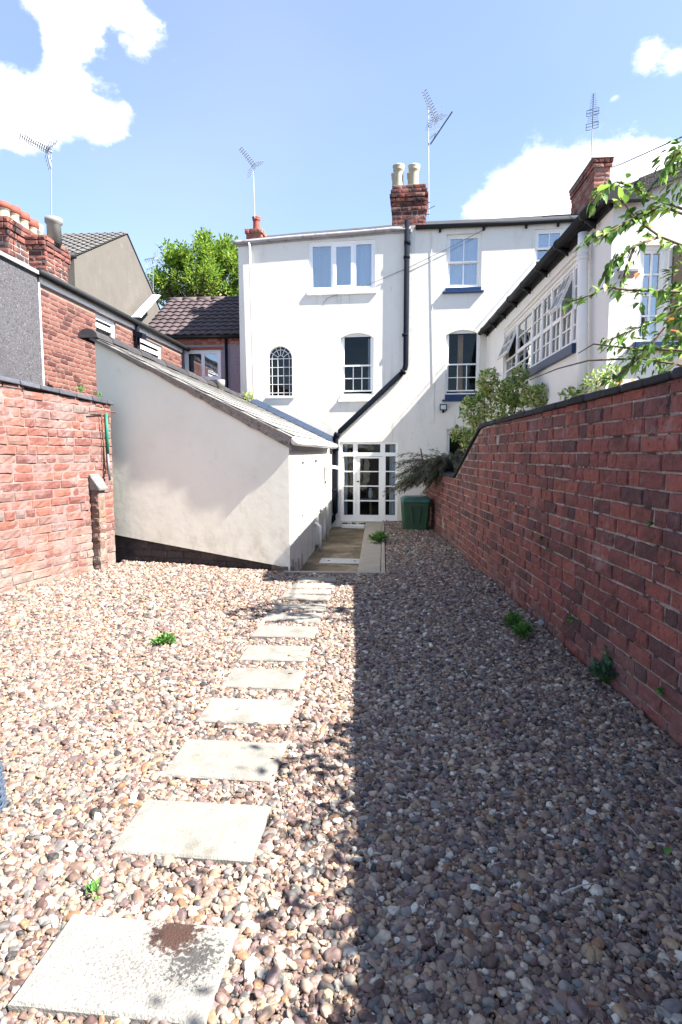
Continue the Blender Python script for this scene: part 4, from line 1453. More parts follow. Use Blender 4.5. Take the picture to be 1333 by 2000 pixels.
# white step in front of the door and mossy gap
st = MB(); s0, _ = FAC.pix(670, 1028); s1, _ = FAC.pix(714, 1028)
st.fbox(FAC, s0, s1, FLOOR_Z, -.07, .02, .22)
tag(bevel(st.build('door_step', M['white_paint']), .01), 'white painted step below the glazed garden door', 'step')
mm_ = MB(); 
for k in range(26):
    x = random.uniform(s0, s1); h_ = random.uniform(.02, .06)
    mm_.lathe([(.03, 0), (.022, h_ * .6), (.004, h_)], FAC.P(x, -.075, .05), 5)
tag(mm_.build('moss', M['moss']), kind='stuff')

# soil pipe: vertical, diagonal, vertical, shoe
pp = [FAC.P(*FAC.pix(u, v, .062), .062) for u, v in ((796, 430), (793, 712), (791, 721), (784, 730), (664, 843), (657, 851), (656, 862), (655, 1000), (652, 1012), (645, 1022), (641, 1032), (639, 1052))]
pp[-3:] = [pp[-3] + FAC.N * .10, pp[-2] + FAC.N * .16, pp[-1] + FAC.N * .2]
sp_ = MB(); sp_.tube(pp, .060, 12)
spipe = sp_.build('soil_pipe', M['black_plastic'], house, True)
for u, v, uu, vv in ((796, 470, 796, 478), (795, 500, 795, 505), (792, 652, 792, 657), (656, 872, 656, 880), (655, 955, 655, 960), (790, 724, 786, 728), (660, 846, 657, 852)):
    mb = MB(); A, B = FAC.P(*FAC.pix(u, v, .062), .062), FAC.P(*FAC.pix(uu, vv, .062), .062)
    mb.tube([A, B], .072, 12); mb.build('pipe_collar', M['black_plastic'], spipe, True)
mb = MB(); A = pp[-1] + Vector((0, 0, .15)); mb.tube([A, pp[-1] + Vector((0, 0, -.02)) + FAC.N * .03], .066, 12); mb.build('pipe_shoe', M['black_plastic'], spipe, True)
# white rainwater pipe at the left end
mb = MB(); mb.tube([FAC.P(*FAC.pix(u, v, .07), .07) for u, v in ((487, 474), (488, 480), (497, 778), (499, 790))], .028, 10)
mb.build('downpipe', M['white_paint'], house, True)
# cables on the wall
cb = MB(); cb.tube([FAC.P(*FAC.pix(u, v, .03), .03) for u, v in ((632, 592), (640, 582), (720, 556), (800, 522), (880, 483), (950, 446))], .006, 5)
tag(cb.build('overhead_cable', M['cable'], None), 'thin dark cable running diagonally across the upper white facade', 'cable')
cb = MB(); cb.tube([FAC.P(*FAC.pix(u, v, .012), .012) for u, v in ((838, 440), (843, 470), (845, 600), (848, 760), (848, 826), (843, 830), (840, 822))], .006, 5)
cb.build('wall_cable', M['cable_white'], house)

# floodlight under the first floor window
fx = thing('floodlight', FAC.P(*FAC.pix(866, 797), .0), 'small black floodlight on the white wall below a blue sill', 'light')
mb = MB(); s0, s1, z0, z1 = FAC.rect(859, 790, 873, 802); mb.fbox(FAC, s0, s1, z0, z1, .05, .11); mb.build('housing', M['black_plastic'], fx)
mb = MB(); mb.fbox(FAC, s0 + .02, s1 - .02, z0 + .02, z1 - .02, .111, .115); mb.build('lens', M['lens'], fx)
mb = MB(); mb.fbox(FAC, (s0 + s1) / 2 - .02, (s0 + s1) / 2 + .02, z0 - .05, z0 - .001, .002, .09); mb.build('sensor', M['black_plastic'], fx)


# ------------------------------------------------------------------ chimneys
def chimney(parent, F, s0, s1, dep, d0, z0, z1, m, courses, corbels, limit=220, mort='mortar_stack', name='chimney_stack', Lb=.22):
    """brick stack; front face on F at outward distance d0, depth dep behind it. corbels: {course index: overhang}"""
    root = MB()
    P = F.P
    root.hexa([P(s0 + .012, z0, d0 - .012), P(s1 - .012, z0, d0 - .012), P(s1 - .012, z0, d0 - dep + .012), P(s0 + .012, z0, d0 - dep + .012),
               P(s0 + .012, z1, d0 - .012), P(s1 - .012, z1, d0 - .012), P(s1 - .012, z1, d0 - dep + .012), P(s0 + .012, z1, d0 - dep + .012)])
    o = root.build(name, M[mort], parent)
    h = (z1 - z0) / courses
    bh = h * .84
    B = Bricks(o, M[m], Lb, bh, .05, nvar=5, rough=.004)
    rnd = random.Random(int(abs(s0) * 100))
    FL = Frame(P(s0, 0, d0 - dep), F.N)          # left side, seen left to right: back to front
    FR = Frame(P(s1, 0, d0), -F.N)
    for k in range(courses):
        ov = corbels.get(k, 0)
        zc = z0 + h * (k + .5)
        B.course(F, s0 - ov, s1 + ov, zc, bh, .012, rnd, phead=.3, dj=.003, d=d0 + ov)
        B.course(FL, -ov, dep + ov - .05, zc, bh, .012, rnd, phead=.3, dj=.003, d=ov)
        B.course(FR, .05 - ov, dep + ov, zc, bh, .012, rnd, phead=.3, dj=.003, d=ov)
    # the stack itself is a child: bricks use its (zero) offset
    for q in B.spec: pass
    B.finish(limit)
    return o


s0, s1, z0, z1 = FAC.rect(766, 356, 832, 440)
z0 = interp(eave, s0) - .03
ch = chimney(house, FAC, s0, s1, .75, -.10, z0, z1, 'brick_stack_main', 11, {5: .02, 6: .02, 7: .04, 8: .055, 9: .03}, Lb=.215)
def pots(parent, specs, m, cap=None):
    for c, r, h in specs:
        mb = MB()
        mb.lathe([(r * .92, -.05), (r * .9, h * .1), (r * .84, h * .6), (r * .86, h * .74), (r * 1.0, h * .78), (r * 1.02, h * .84), (r * .96, h * .87), (r * 1.08, h * .93), (r * 1.1, h), (r * .85, h), (r * .8, h * .8)], c, 18)
        p = mb.build('chimney_pot', M[m], parent, True)
        if cap:
            mb = MB(); mb.lathe([(r * 1.0, h * .80), (r * 1.14, h * .83), (r * 1.14, h * 1.13), (r * .8, h * 1.13), (r * .78, h * .95)], c, 16); mb.build('pot_cap', M[cap], p, True)
spec = []
for u, d in ((779, -.30), (809, -.30), (773.5, -.72), (804, -.72)):
    s_, _ = FAC.pix(u, 350, d)
    spec.append((FAC.P(s_, z1, d), .125, FAC.pix(u, 324, d)[1] - z1))
pots(ch, spec[:2], 'pot_cream')
pots(ch, [(c, .1, h * .74) for c, r, h in spec[2:]], 'pot_cream')
mb = MB(); mb.fbox(FAC, s0 - .02, s1 + .06, interp(eave, s1) - .02, interp(eave, s1) + .09, -.099, -.05); mb.build('flashing', M['stone_lead'], ch)
# small stack with a red pot at the left end of the ridge
s0, s1, z0, z1 = FAC.rect(481, 446, 511, 470, -1.2)
c2 = chimney(house, FAC, s0, s1, .4, -1.2, z0 - .2, z1, 'brick_stack', 4, {3: .03})
pots(c2, [(FAC.P((s0 + s1) / 2 + .02, z1, -1.4), .10, FAC.pix(497, 425, -1.4)[1] - z1)], 'pot_red')
# long stack at the right end, seen end-on
A1 = at(1162, 310, 14.4)
CF = Frame(A1, RX)
wd = CF.pix(1194, 312)[0]
zc0 = at(1165, 420, 14.4).z
c3 = chimney(house, CF, 0, wd, 1.75, 0, zc0 - .35, A1.z, 'brick_stack', 16, {14: .03, 15: .045}, Lb=.24)
mb = MB()
mb.hexa([CF.P(-.06, A1.z, .06), CF.P(wd + .06, A1.z, .06), CF.P(wd + .06, A1.z, -1.81), CF.P(-.06, A1.z, -1.81), CF.P(-.04, A1.z + .06, .04), CF.P(wd + .04, A1.z + .06, .04), CF.P(wd + .04, A1.z + .06, -1.79), CF.P(-.04, A1.z + .06, -1.79)])
mb.build('capping', M['stone_lead'], c3)

# ==================================================================================== RIGHT WING
t0 = FAC.pix(948, 800)[0]
WO = FAC.P(t0, 0)
WS = Frame(WO, -AX)                                   # side wall, s grows toward the viewer
# corner where the side wall meets the gable (u = 1190)
r = ray(1190, 600); tt = (WO - EYE).dot(WS.N) / r.dot(WS.N)
CORN = EYE + r * tt
t1 = (CORN - WO).dot(WS.R)
WG = Frame(CORN, RX)
wing = thing('white_wing', WS.P(t1 / 2, 0, -1), 'low white wing on the right with a long band of small paned windows', 'house')
ze_f, ze_n = WS.pix(952, 650)[1], WS.pix(1170, 422)[1]
wband = [WS.pix(u, v) for u, v in ((985, 642), (985, 737), (1131, 515), (1131, 690))]
ws0, ws1 = wband[0][0], wband[2][0]
wz0, wz1 = (wband[1][1] + wband[3][1]) / 2, (wband[0][1] + wband[2][1]) / 2
top = [(0, ze_f), (t1, ze_n)]
mb = wall_panel(WS, 0, t1, -.4, top, [(ws0, ws1, wz0, wz1)], .10)
gw_rect = WG.rect(1246, 478, 1304, 668)
gab = [(0, ze_n), WG.pix(1333, 338)]
slope = (gab[1][1] - gab[0][1]) / (gab[1][0])
gx = 2.7
gtop = [(0, ze_n), (gx, ze_n + slope * gx), (2 * gx, ze_n)]
wallm = mb
m2 = wall_panel(WG, 0, 2 * gx, -.4, gtop, [gw_rect], .10)
i = len(wallm.v); wallm.v += m2.v; wallm.f += [tuple(i + k for k in q) for q in m2.f]
P = WG.P
wallm.quad(P(2 * gx, -.4), P(2 * gx, ze_n), P(2 * gx, ze_n, -7.3), P(2 * gx, -.4, -7.3))
wallm.build('wall', M['render_wing'], wing)
rf = MB()
Lr = t1 + .02
rf.hexa([P(-.12, ze_n - .03, .06), P(gx, ze_n + slope * gx + .06, .06), P(gx, ze_n + slope * gx + .06, -Lr), P(-.12, ze_f - .03, -Lr),
         P(-.12, ze_n + .03, .06), P(gx, ze_n + slope * gx + .13, .06), P(gx, ze_n + slope * gx + .13, -Lr), P(-.12, ze_f + .03, -Lr)])
rf.hexa([P(gx, ze_n + slope * gx + .06, .06), P(2 * gx + .1, ze_n - .03, .06), P(2 * gx + .1, ze_f - .03, -Lr), P(gx, ze_n + slope * gx + .06, -Lr),
         P(gx, ze_n + slope * gx + .128, .06), P(2 * gx + .1, ze_n + .03, .06), P(2 * gx + .1, ze_f + .03, -Lr), P(gx, ze_n + slope * gx + .128, -Lr)])
rf.build('roof', M['slate'], wing)
# black eaves gutter with brackets and joints
g = MB(); g.tube([WS.P(-.0, ze_f + .0, .15), WS.P(t1 - .12, ze_n + .0, .15)], .05, 12)
gt = g.build('gutter', M['black_iron'], wing, True)
g = MB(); g.hexa([WS.P(0, ze_f - .08, .001), WS.P(t1, ze_n - .08, .001), WS.P(t1, ze_n - .08, .03), WS.P(0, ze_f - .08, .03), WS.P(0, ze_f + .01, .001), WS.P(t1, ze_n + .01, .001), WS.P(t1, ze_n + .01, .03), WS.P(0, ze_f + .01, .03)])
g.build('fascia_board', M['black_iron'], wing)
for k in range(8):
    s_ = .4 + k * (t1 - .8) / 7
    z_ = interp(top, s_)
    g = MB(); g.tube([WS.P(s_ - .03, z_, .15), WS.P(s_ + .03, z_, .15)], .054 if k % 3 else .062, 12)
    g.hexa([WS.P(s_ - .02, z_ - .14, .031), WS.P(s_ + .02, z_ - .14, .031), WS.P(s_ + .02, z_ - .07, .14), WS.P(s_ - .02, z_ - .07, .14), WS.P(s_ - .02, z_ - .05, .031), WS.P(s_ + .02, z_ - .05, .031), WS.P(s_ + .02, z_ - .03, .15), WS.P(s_ - .02, z_ - .03, .15)])
    g.build('gutter_bracket', M['black_iron'], wing, True)
# stepped dark return at the corner and dark verge up the gable
g = MB(); g.fbox(WG, -.14, .30, ze_n - .06, ze_n + .06, .061, .14); g.build('gutter_return', M['black_iron'], wing)
g = MB(); g.hexa([P(.2, ze_n + slope * .2 - .06, .061), P(gx, ze_n + slope * gx - .02, .061), P(gx, ze_n + slope * gx - .02, .09), P(.2, ze_n + slope * .2 - .06, .09),
                  P(.2, ze_n + slope * .2 + .085, .061), P(gx, ze_n + slope * gx + .125, .061), P(gx, ze_n + slope * gx + .125, .09), P(.2, ze_n + slope * .2 + .085, .09)])
g.build('verge', M['ridge_dark'], wing)
# skylight hood by the far end of the eaves
g = MB(); a0 = WS.pix(960, 615, .05)[0]
g.hexa([WS.P(.15, ze_f + .1, .05), WS.P(1.1, ze_f + .1, .05), WS.P(1.1, ze_f + .14, -.35), WS.P(.15, ze_f + .14, -.35), WS.P(.15, ze_f + .16, .05), WS.P(1.1, ze_f + .16, .05), WS.P(1.1, ze_f + .3, -.35), WS.P(.15, ze_f + .3, -.35)])
g.build('skylight', M['slate_blue'], wing)

# window band: seven tall lights, each two panes wide and four high; three have open top casements
nl = 7
fw = .04
band = MB()
d = -.03
band.fbox(WS, ws0, ws1, wz1 - fw, wz1, d - .07, d)
band.fbox(WS, ws0, ws1, wz0, wz0 + fw, d - .07, d)
edges = [WS.pix(u, 640)[0] for u in (985, 1006, 1035, 1053, 1071, 1090, 1111, 1131)]
edges[0], edges[-1] = ws0, ws1
for k, e in enumerate(edges):
    c0 = e if k == 0 else e - .025
    c1 = e if k == nl else e + .025
    band.fbox(WS, c0 if k else e, c1 if k < nl else e, wz0 + fw + .001, wz1 - fw - .001, d - .068, d - .001) if 0 < k < nl else band.fbox(WS, e if k == 0 else e - .04, e + .04 if k == 0 else e, wz0 + fw, wz1 - fw, d - .068, d - .001)
zmid = wz0 + (wz1 - wz0) * .47
panes = []
OPEN = {0: .36, 5: .40}
def light(lo, hi, z0, z1, cols, rows, F_P, sw=.026, gw=.018):
    """one casement; F_P maps (s,z,d)"""
    def bx(a, b, c, e, d0, d1):
        band.hexa([F_P(a, c, d0), F_P(b, c, d0), F_P(b, c, d1), F_P(a, c, d1), F_P(a, e, d0), F_P(b, e, d0), F_P(b, e, d1), F_P(a, e, d1)])
    d0, d1 = d - .05, d - .012
    bx(lo, lo + sw, z0, z1, d0, d1); bx(hi - sw, hi, z0, z1, d0, d1)
    bx(lo + sw, hi - sw, z0, z0 + sw, d0, d1); bx(lo + sw, hi - sw, z1 - sw, z1, d0, d1)
    xs = [lo + sw + (hi - lo - 2 * sw) * k / cols for k in range(cols + 1)]
    zs_ = [z0 + sw + (z1 - z0 - 2 * sw) * k / rows for k in range(rows + 1)]
    for x in xs[1:-1]: bx(x - gw / 2, x + gw / 2, z0 + sw, z1 - sw, d0 + .006, d1 - .004)
    for z in zs_[1:-1]: bx(lo + sw, hi - sw, z - gw / 2, z + gw / 2, d0 + .008, d1 - .006)
    for x, xx in zip(xs, xs[1:]):
        for z, zz_ in zip(zs_, zs_[1:]):
            pm = MB()
            pm.hexa([F_P(x, z, d0 + .014), F_P(xx, z, d0 + .014), F_P(xx, z, d0 + .018), F_P(x, z, d0 + .018), F_P(x, zz_, d0 + .014), F_P(xx, zz_, d0 + .014), F_P(xx, zz_, d0 + .018), F_P(x, zz_, d0 + .018)])
            panes.append(pm)
for k in range(nl):
    lo, hi = edges[k] + (.041 if k == 0 else .026), edges[k + 1] - (.041 if k == nl - 1 else .026)
    light(lo, hi, wz0 + fw + .002, zmid - .001, 2, 2, WS.P)
    if k in OPEN:
        an = OPEN[k]; zt = wz1 - fw - .004
        def FP(a, z, dd, an=an, zt=zt):
            q = z - zt; e = dd - d
            return WS.P(a, zt + q * math.cos(an) + e * math.sin(an), d - q * math.sin(an) + e * math.cos(an))
        light(lo, hi, zmid + .001, wz1 - fw - .004, 2, 2, FP)
    else:
        light(lo, hi, zmid + .001, wz1 - fw - .002, 2, 2, WS.P)
wb = band.build('window_band', M['white_paint'], wing)
for pm in panes: pm.build('pane', M['glass_wing'], wb)
rm_ = MB()
A = [WS.P(ws0 - .1, wz0 - .1, -.101), WS.P(ws1 + .1, wz0 - .1, -.101), WS.P(ws1 + .1, wz1 + .1, -.101), WS.P(ws0 - .1, wz1 + .1, -.101)]
B = [p - WS.N * 1.4 for p in A]
for k in range(4): rm_.quad(A[k], A[(k + 1) % 4], B[(k + 1) % 4], B[k])
rm_.quad(*B)
rm_.build('room_lining', M['stone_lead'], wb)
for k in range(7):
    curtain(wb, WS, edges[k] + .04, edges[k + 1] - .04, wz0 + .03, (zmid if k == 0 else wz1 - .05), -.17, folds=4, amp=.012)
mb = MB()
sl0 = WS.pix(1026, 742)[0]
mb.fbox(WS, ws0 - .02, ws1 + .02, wz0 - .12, wz0 - .003, -.05, .05)
bevel(mb.build('sill', M['blue_paint'], wb), .008)
mb = MB(); mb.fbox(WS, ws0 + .1, ws1 - .05, wz1 + .035, wz1 + .075, .001, .03); mb.build('drip_mould', M['render_wing'], wb)
# gable window, blue sill, lamp box, rainwater pipe
gwn = window(wing, WG, gw_rect, -.04, .035, [(0, 1, 0, 1, 2, 4, .03, 0)], glass='glass_up', gw=.018)
curtain(gwn, WG, gw_rect[0] + .04, gw_rect[1] - .04, gw_rect[2] + .03, gw_rect[3] - .04, -.2, m='curtain_blue', folds=3)
mb = MB(); a = gw_rect; mb.fbox(WG, a[0] - .03, a[1] + .5, a[2] - .09, a[2] - .003, .001, .07); bevel(mb.build('sill', M['blue_paint'], gwn), .008)
mb = MB(); mb.fbox(WG, a[1] + .03, a[1] + .30, a[2] - .001, a[3] - .02, .002, .03); mb.build('recess_shade_panel', M['recess_dark'], gwn)  # dark panel whose colour stands in for the shaded recess beside the window
pc = MB(); pc.tube([WS.P(*WS.pix(u, v, .09), .09) for u, v in ((1140, 455), (1139, 480), (1138, 640), (1137, 800))], .055, 14)
pw = pc.build('downpipe', M['white_paint'], wing, True)
for v in (487, 500):
    A = WS.P(*WS.pix(1139, v, .09), .09); mb = MB(); mb.tube([A, A + Vector((0, 0, -.05))], .066, 14); mb.build('pipe_collar', M['white_paint'], pw, True)
lb = thing('wall_lamp', WG.P(*WG.pix(1222, 540), 0), 'boxy white outdoor lamp on the white gable beside the tall window', 'light')
s0, s1, z0, z1 = WG.rect(1207, 500, 1238, 546)
mb = MB(); mb.fbox(WG, s0, s1, z0 + .07, z1, .002, .05); bevel(mb.build('back_box', M['upvc'], lb), .01)
mb = MB(); mb.hexa([WG.P(s0 + .02, z0, .02), WG.P(s1 - .01, z0, .02), WG.P(s1 - .01, z0 + .03, .15), WG.P(s0 + .02, z0 + .03, .15), WG.P(s0 + .02, z0 + .068, .02), WG.P(s1 - .01, z0 + .068, .02), WG.P(s1 - .01, z0 + .066, .15), WG.P(s0 + .02, z0 + .066, .15)])
bevel(mb.build('lamp_head', M['grey_gutter'], lb), .006)
for (u0, v0, u1, v1) in ((1185, 372, 1333, 282), (1085, 385, 1020, 412)):
    pass

# ==================================================================================== OUTHOUSE (cream, mono-pitch roof)
outh = thing('outhouse', EXF.P(EX_W / 2, 0, -2), 'cream rendered outhouse with a sloping roof running back to the white house', 'outbuilding')
xl, zl = EXF.pix(186, 668)
xr, zr = EX_W, EXF.pix(563, 866)[1]
# lower edge of the render slopes; the dark brick plinth below is set back
low = [(xl, EXF.pix(238, 1047)[1] + .05), (0, EXF.pix(240, 1047)[1]), (EX_W - .12, EXF.pix(535, 1104)[1] - .01), (EX_W, -.3)]
mb = wall_panel(EXF, xl, xr, -.3, [(xl, zl), (xr, zr)], [], zb=low)
P = EXF.P
for (a, za), (b, zb_) in zip(low, low[1:]):
    mb.quad(P(a, za), P(b, zb_), P(b, zb_, -.05), P(a, za, -.05))
mb.build('gable_wall', M['render_cream'], outh)
pl_ = MB(); pl_.fbox(EXF, xl, EX_W - .05, -.3, low[1][1] + .1, -.2, -.052); plo = pl_.build('plinth', M['plinth'], outh)
bk = Bricks(plo, M['plinth'], .26, .092, .03, nvar=4, rough=.006)
rnd = random.Random(2)
for k in range(4):
    zc = .04 + k * .105
    s_end = interp([(low[2][1], low[2][0]), (low[1][1], low[1][0])], zc) if zc > low[2][1] else EX_W - .1
    bk.course(EXF, 0.02, max(.3, min(EX_W - .1, s_end + .3)), zc, .092, .012, rnd, phead=.1, dj=.005, d=-.038)
bk.finish(300)
Ls = (fac_hit(EX_R) - EX_R).length
# side wall openings: slit window, recessed doorway, small window
def sx(u, v=960): return EXS.pix(u, v)
o1 = (sx(590)[0], sx(596)[0], sx(590, 1000)[1], sx(590, 902)[1])
dz0 = FLOOR_Z
o2 = (sx(615)[0], sx(622.5)[0], dz0, sx(615, 898)[1])
o3 = (sx(636)[0], sx(640)[0], sx(636, 938)[1], sx(636, 905)[1])
for k_, o_ in enumerate((o1, o2, o3)): print('open', k_, [round(x, 2) for x in o_], 'L', round(Ls, 2))
zs0, zs1 = zr, EXS.pix(648, 872)[1]
mb = wall_panel(EXS, 0, Ls, -.3, [(0, zs0), (Ls, zs0)], [o1, o2, o3], .11)
# left, hidden side
B0, B1 = EXF.P(xl, -.3), FAC.P(FAC.pix(494, 790)[0], -.3)
mb.quad(B0, Vector((B0.x, B0.y, zl - .06)), Vector((B1.x, B1.y, FAC.pix(494, 790)[1] - .08)), B1)
mb.build('side_wall', M['render_white'], outh)
for o_ in (o1, o3):
    w = window(outh, EXS, o_, -.05, .03, [(0, 1, 0, 1, 1, 2, .02, 0)], room_d=.5)
    mb = MB(); mb.fbox(EXS, o_[0] - .04, o_[1] + .04, o_[2] - .04, o_[2] - .002, -.04, .03); mb.build('sill', M['white_paint'], w)
mb = MB(); mb.fbox(EXS, o2[0] + .005, o2[1] - .005, o2[2] + .02, o2[3] - .005, -.10, -.06); dr = mb.build('door', M['white_paint'], outh)
mb = MB(); mb.fbox(EXS, o2[1] - .12, o2[1] - .05, .75, .80, -.06, -.02); mb.build('handle', M['steel'], dr)
# pipework low on the side wall
mb = MB(); mb.tube([EXS.P(o2[0] - .04, FLOOR_Z, .10), EXS.P(o2[0] - .04, .28, .10), EXS.P(o2[0] - .04, .33, .04), EXS.P(o2[0] - .04, .34, .0)], .03, 8); mb.build('waste_pipe', M['white_paint'], outh, True)
mb = MB(); mb.tube([EXS.P(o2[1] + .12, .55, .0), EXS.P(o2[1] + .12, .55, .05), EXS.P(o2[1] + .5, .52, .05), EXS.P(o2[1] + .52, .1, .06), EXS.P(o2[1] + .52, FLOOR_Z, .06)], .022, 8); mb.build('waste_pipe', M['white_paint'], outh, True)
for k, (a, h_) in enumerate(((.10, .14), (.33, .06), (.62, .06), (.95, .07))):
    mb = MB(); mb.prism([EXS.P(a, FLOOR_Z - .05, .002), EXS.P(a + .13, FLOOR_Z - .05, .002), EXS.P(a + .13, h_ * .5, .002), EXS.P(a + .10, h_, .002)], EXS.N * .02)
    mb.build('base_wedge', M['mortar_stack'], outh)  # brown wedges along the foot of the side wall
# roof sheet, verge, ridge, gutter
FLp, FRp = EXF.pix(181, 657), EXF.pix(566, 853)
A0, A1 = EXF.P(*FLp, .05), EXF.P(*FRp, .05)
A1 = A1 + EXF.R * .06
Bk0, Bk1 = fac_hit(A0), fac_hit(A1)
Bk0 = Bk0.lerp(Bk1, (FAC.pix(494, 790)[0] - (Bk0 - FAC.O).dot(FAC.R)) / (Bk1 - Bk0).dot(FAC.R))
nrm = (A1 - A0).cross(Bk1 - A1).normalized()
if nrm.z < 0: nrm = -nrm
Lr0, Lr1 = (Bk0 - A0).length, (Bk1 - A1).length
base = MB(); base.prism([A0, A1, Bk1, Bk0], nrm * -.05); roof = base.build('roof', M['slate_pale'], outh)
sl = MB()
rows_ = 12
for i in range(rows_):
    n_ = 20
    for k in range(n_):
        f0, f1 = i / rows_, min(1.0, (i + 1.12) / rows_)
        g0, g1 = (k + (.5 if i % 2 else 0)) / n_ + .001, (k + 1 + (.5 if i % 2 else 0)) / n_ - .001
        g0, g1 = min(g0, 1), min(g1, 1)
        if g1 - g0 < .005: continue
        pt = lambda f, g: (A0.lerp(A1, f)).lerp(Bk0.lerp(Bk1, f), g)
        j = random.uniform(0, .004)
        a_, b_, c_, d_ = pt(f0, g0) + nrm * .004, pt(f0, g1) + nrm * .004, pt(f1, g1) + nrm * (.016 + j), pt(f1, g0) + nrm * (.016 + j)
        sl.hexa([a_, b_, c_, d_, a_ + nrm * .006, b_ + nrm * .006, c_ + nrm * .008, d_ + nrm * .008])
o = sl.build('slates', M['slate_pale'], roof); o['kind'] = 'stuff'
# blue slate flashing against the house
fls = MB()
f0 = FAC.pix(497, 783)[0]; f1 = FAC.pix(652, 866)[0]
def roofz(s):
    p = FAC.P(s, 0, .01); 
    k = (p - Bk0).dot(FAC.R) / (Bk1 - Bk0).dot(FAC.R)
    return Bk0.lerp(Bk1, k).z
n_ = 9
for k in range(n_):
    a, b = f0 + (f1 - f0) * k / n_ + .004, f0 + (f1 - f0) * (k + 1) / n_ - .004
    za, zb_ = roofz(a), roofz(b)
    fls = MB()
    fls.hexa([FAC.P(a, za + .03, .62), FAC.P(b, zb_ + .03, .62), FAC.P(b, zb_ + .03, .01), FAC.P(a, za + .03, .01), FAC.P(a, za + .055, .62), FAC.P(b, zb_ + .055, .62), FAC.P(b, zb_ + .16, .012), FAC.P(a, za + .16, .012)])
    fls.build('flashing_slate', M['slate_blue'], roof)
# ridge tiles on the high edge
k = 0; s = -.06
while s < Lr0 - .02:
    a, b = s + .003, min(s + .36, Lr0)
    p0, p1 = A0.lerp(Bk0, a / Lr0), A0.lerp(Bk0, b / Lr0)
    mb = MB()
    for (t_, r_) in ((0, 1),):
        ring0 = []; ring1 = []
        for q in range(7):
            w_ = math.pi * q / 6
            off = RX * (-math.cos(w_) * .15) + Vector((0, 0, math.sin(w_) * .13 - .04 + (.012 if k % 2 else 0)))
            ring0.append(p0 + off); ring1.append(p1 + off)
        i0 = len(mb.v); mb.v += [tuple(x) for x in ring0 + ring1]
        for q in range(6): mb.f.append((i0 + q, i0 + q + 1, i0 + 8 + q, i0 + 7 + q))
        mb.f.append(tuple(i0 + q for q in range(7))); mb.f.append(tuple(i0 + 7 + q for q in range(6, -1, -1)))
    mb.build('ridge_tile', M['ridge_dark'], roof)
    s += .365; k += 1
# rough mortar verge under the front edge, thicker toward the eaves, and pale fillet
nseg = 22
vg = MB()
rings = []
for q in range(nseg + 1):
    f = q / nseg
    c = A0.lerp(A1, f) - EXF.N * .05
    th = .045 + .11 * f + random.uniform(-.012, .012)
    o_ = .035 + random.uniform(-.008, .008)
    rings.append([c + EXF.N * .0 + nrm * -.01, c + EXF.N * (o_ + .035) + nrm * -.006, c + EXF.N * o_ - nrm * th * .5, c + EXF.N * (o_ * .5) - nrm * th, c - EXF.N * .02 - nrm * th])
for a_, b_ in zip(rings, rings[1:]):
    for q in range(4): vg.quad(a_[q], b_[q], b_[q + 1], a_[q + 1])
vg.build('verge', M['verge'], outh)
# gutter on the sunny side and its outlet pipe
g = MB(); ga, gb_ = EXS.P(-.05, zr + .03, .09), EXS.P(Ls - .05, zr + .03, .09)
g.tube([ga, gb_], .058, 12); gto = g.build('gutter', M['white_paint'], outh, True)
mb = MB(); mb.tube([EXS.P(sx(633)[0], zr, .08), EXS.P(sx(633)[0], FLOOR_Z, .08)], .030, 10); mb.build('downpipe', M['white_paint'], gto, True)
mb = MB(); mb.fbox(EXS, .01, Ls - .1, zr - .10, zr - .002, .002, .03); mb.build('fascia_board', M['grey_gutter'], outh)
# small vent pot on the roof
vp = thing('roof_vent', at(432, 768, 12.2), 'small white vent pot on the outhouse roof', 'vent')
vz = at(432, 742, 12.2).z - at(432, 768, 12.2).z
mb = MB(); mb.lathe([(.055, -.2), (.055, vz * .5), (.085, vz * .55), (.085, vz), (.05, vz)], at(432, 768, 12.2), 12); mb.build('pot', M['pot_grey'], vp, True)
# security light reaching out from the side wall
sa = sx(634, 912)
sl_ = thing('security_light', EXS.P(sa[0], sa[1], 0), 'white security light on an arm from the outhouse side wall', 'light')
mb = MB(); mb.tube([EXS.P(sa[0], sa[1], 0), EXS.P(sa[0], sa[1], .10)], .06, 12); mb.build('base', M['upvc'], sl_, True)
mb = MB(); A = EXS.P(sa[0], sa[1] + .02, .08)
mb.hexa([A + RX * x + AX * y + Vector((0, 0, z)) for x, y, z in ((0, -.09, -.03), (.30, -.09, -.09), (.30, .09, -.09), (0, .09, -.03), (0, -.09, .03), (.32, -.09, -.03), (.32, .09, -.03), (0, .09, .03))])
bevel(mb.build('lamp_head', M['upvc'], sl_), .012)
# two old bricks lying at the corner
for k, (u, v, an) in enumerate(((547, 1111, .2), (558, 1113, .5))):
    mb = MB(); mb.box((-.11, -.05, 0), (.11, .05, .06))
    o = bevel(mb.build('loose_brick', M['brick_pier']), .008); p = on_z(u, v, .02); o.location = (p.x, p.y, .01); o.rotation_euler = (0, 0, an)
    tag(o, ['loose worn brick lying by the outhouse corner, the one further left', 'loose worn brick lying right at the outhouse corner'][k], 'brick', 'loose bricks by the outhouse corner')
# manhole cover
mc = MB(); c = on_z(667, 1097, FLOOR_Z); hw_ = .36
mc.prism([c + RX * a + AX * b + Vector((0, 0, .002)) for a, b in ((-hw_ * .95, -.22), (hw_, -.22), (hw_, .22), (-hw_ * .95, .22))], (0, 0, .012))
mo = mc.build('manhole_cover', M['steel']); tag(mo, 'rectangular grey metal manhole cover in the concrete passage', 'manhole cover')
for a in (-.2, .22):
    mb = MB(); mb.lathe([(.022, .0145), (.022, .019)], c + RX * a, 10); mb.build('lifting_eye', M['black_iron'], mo)

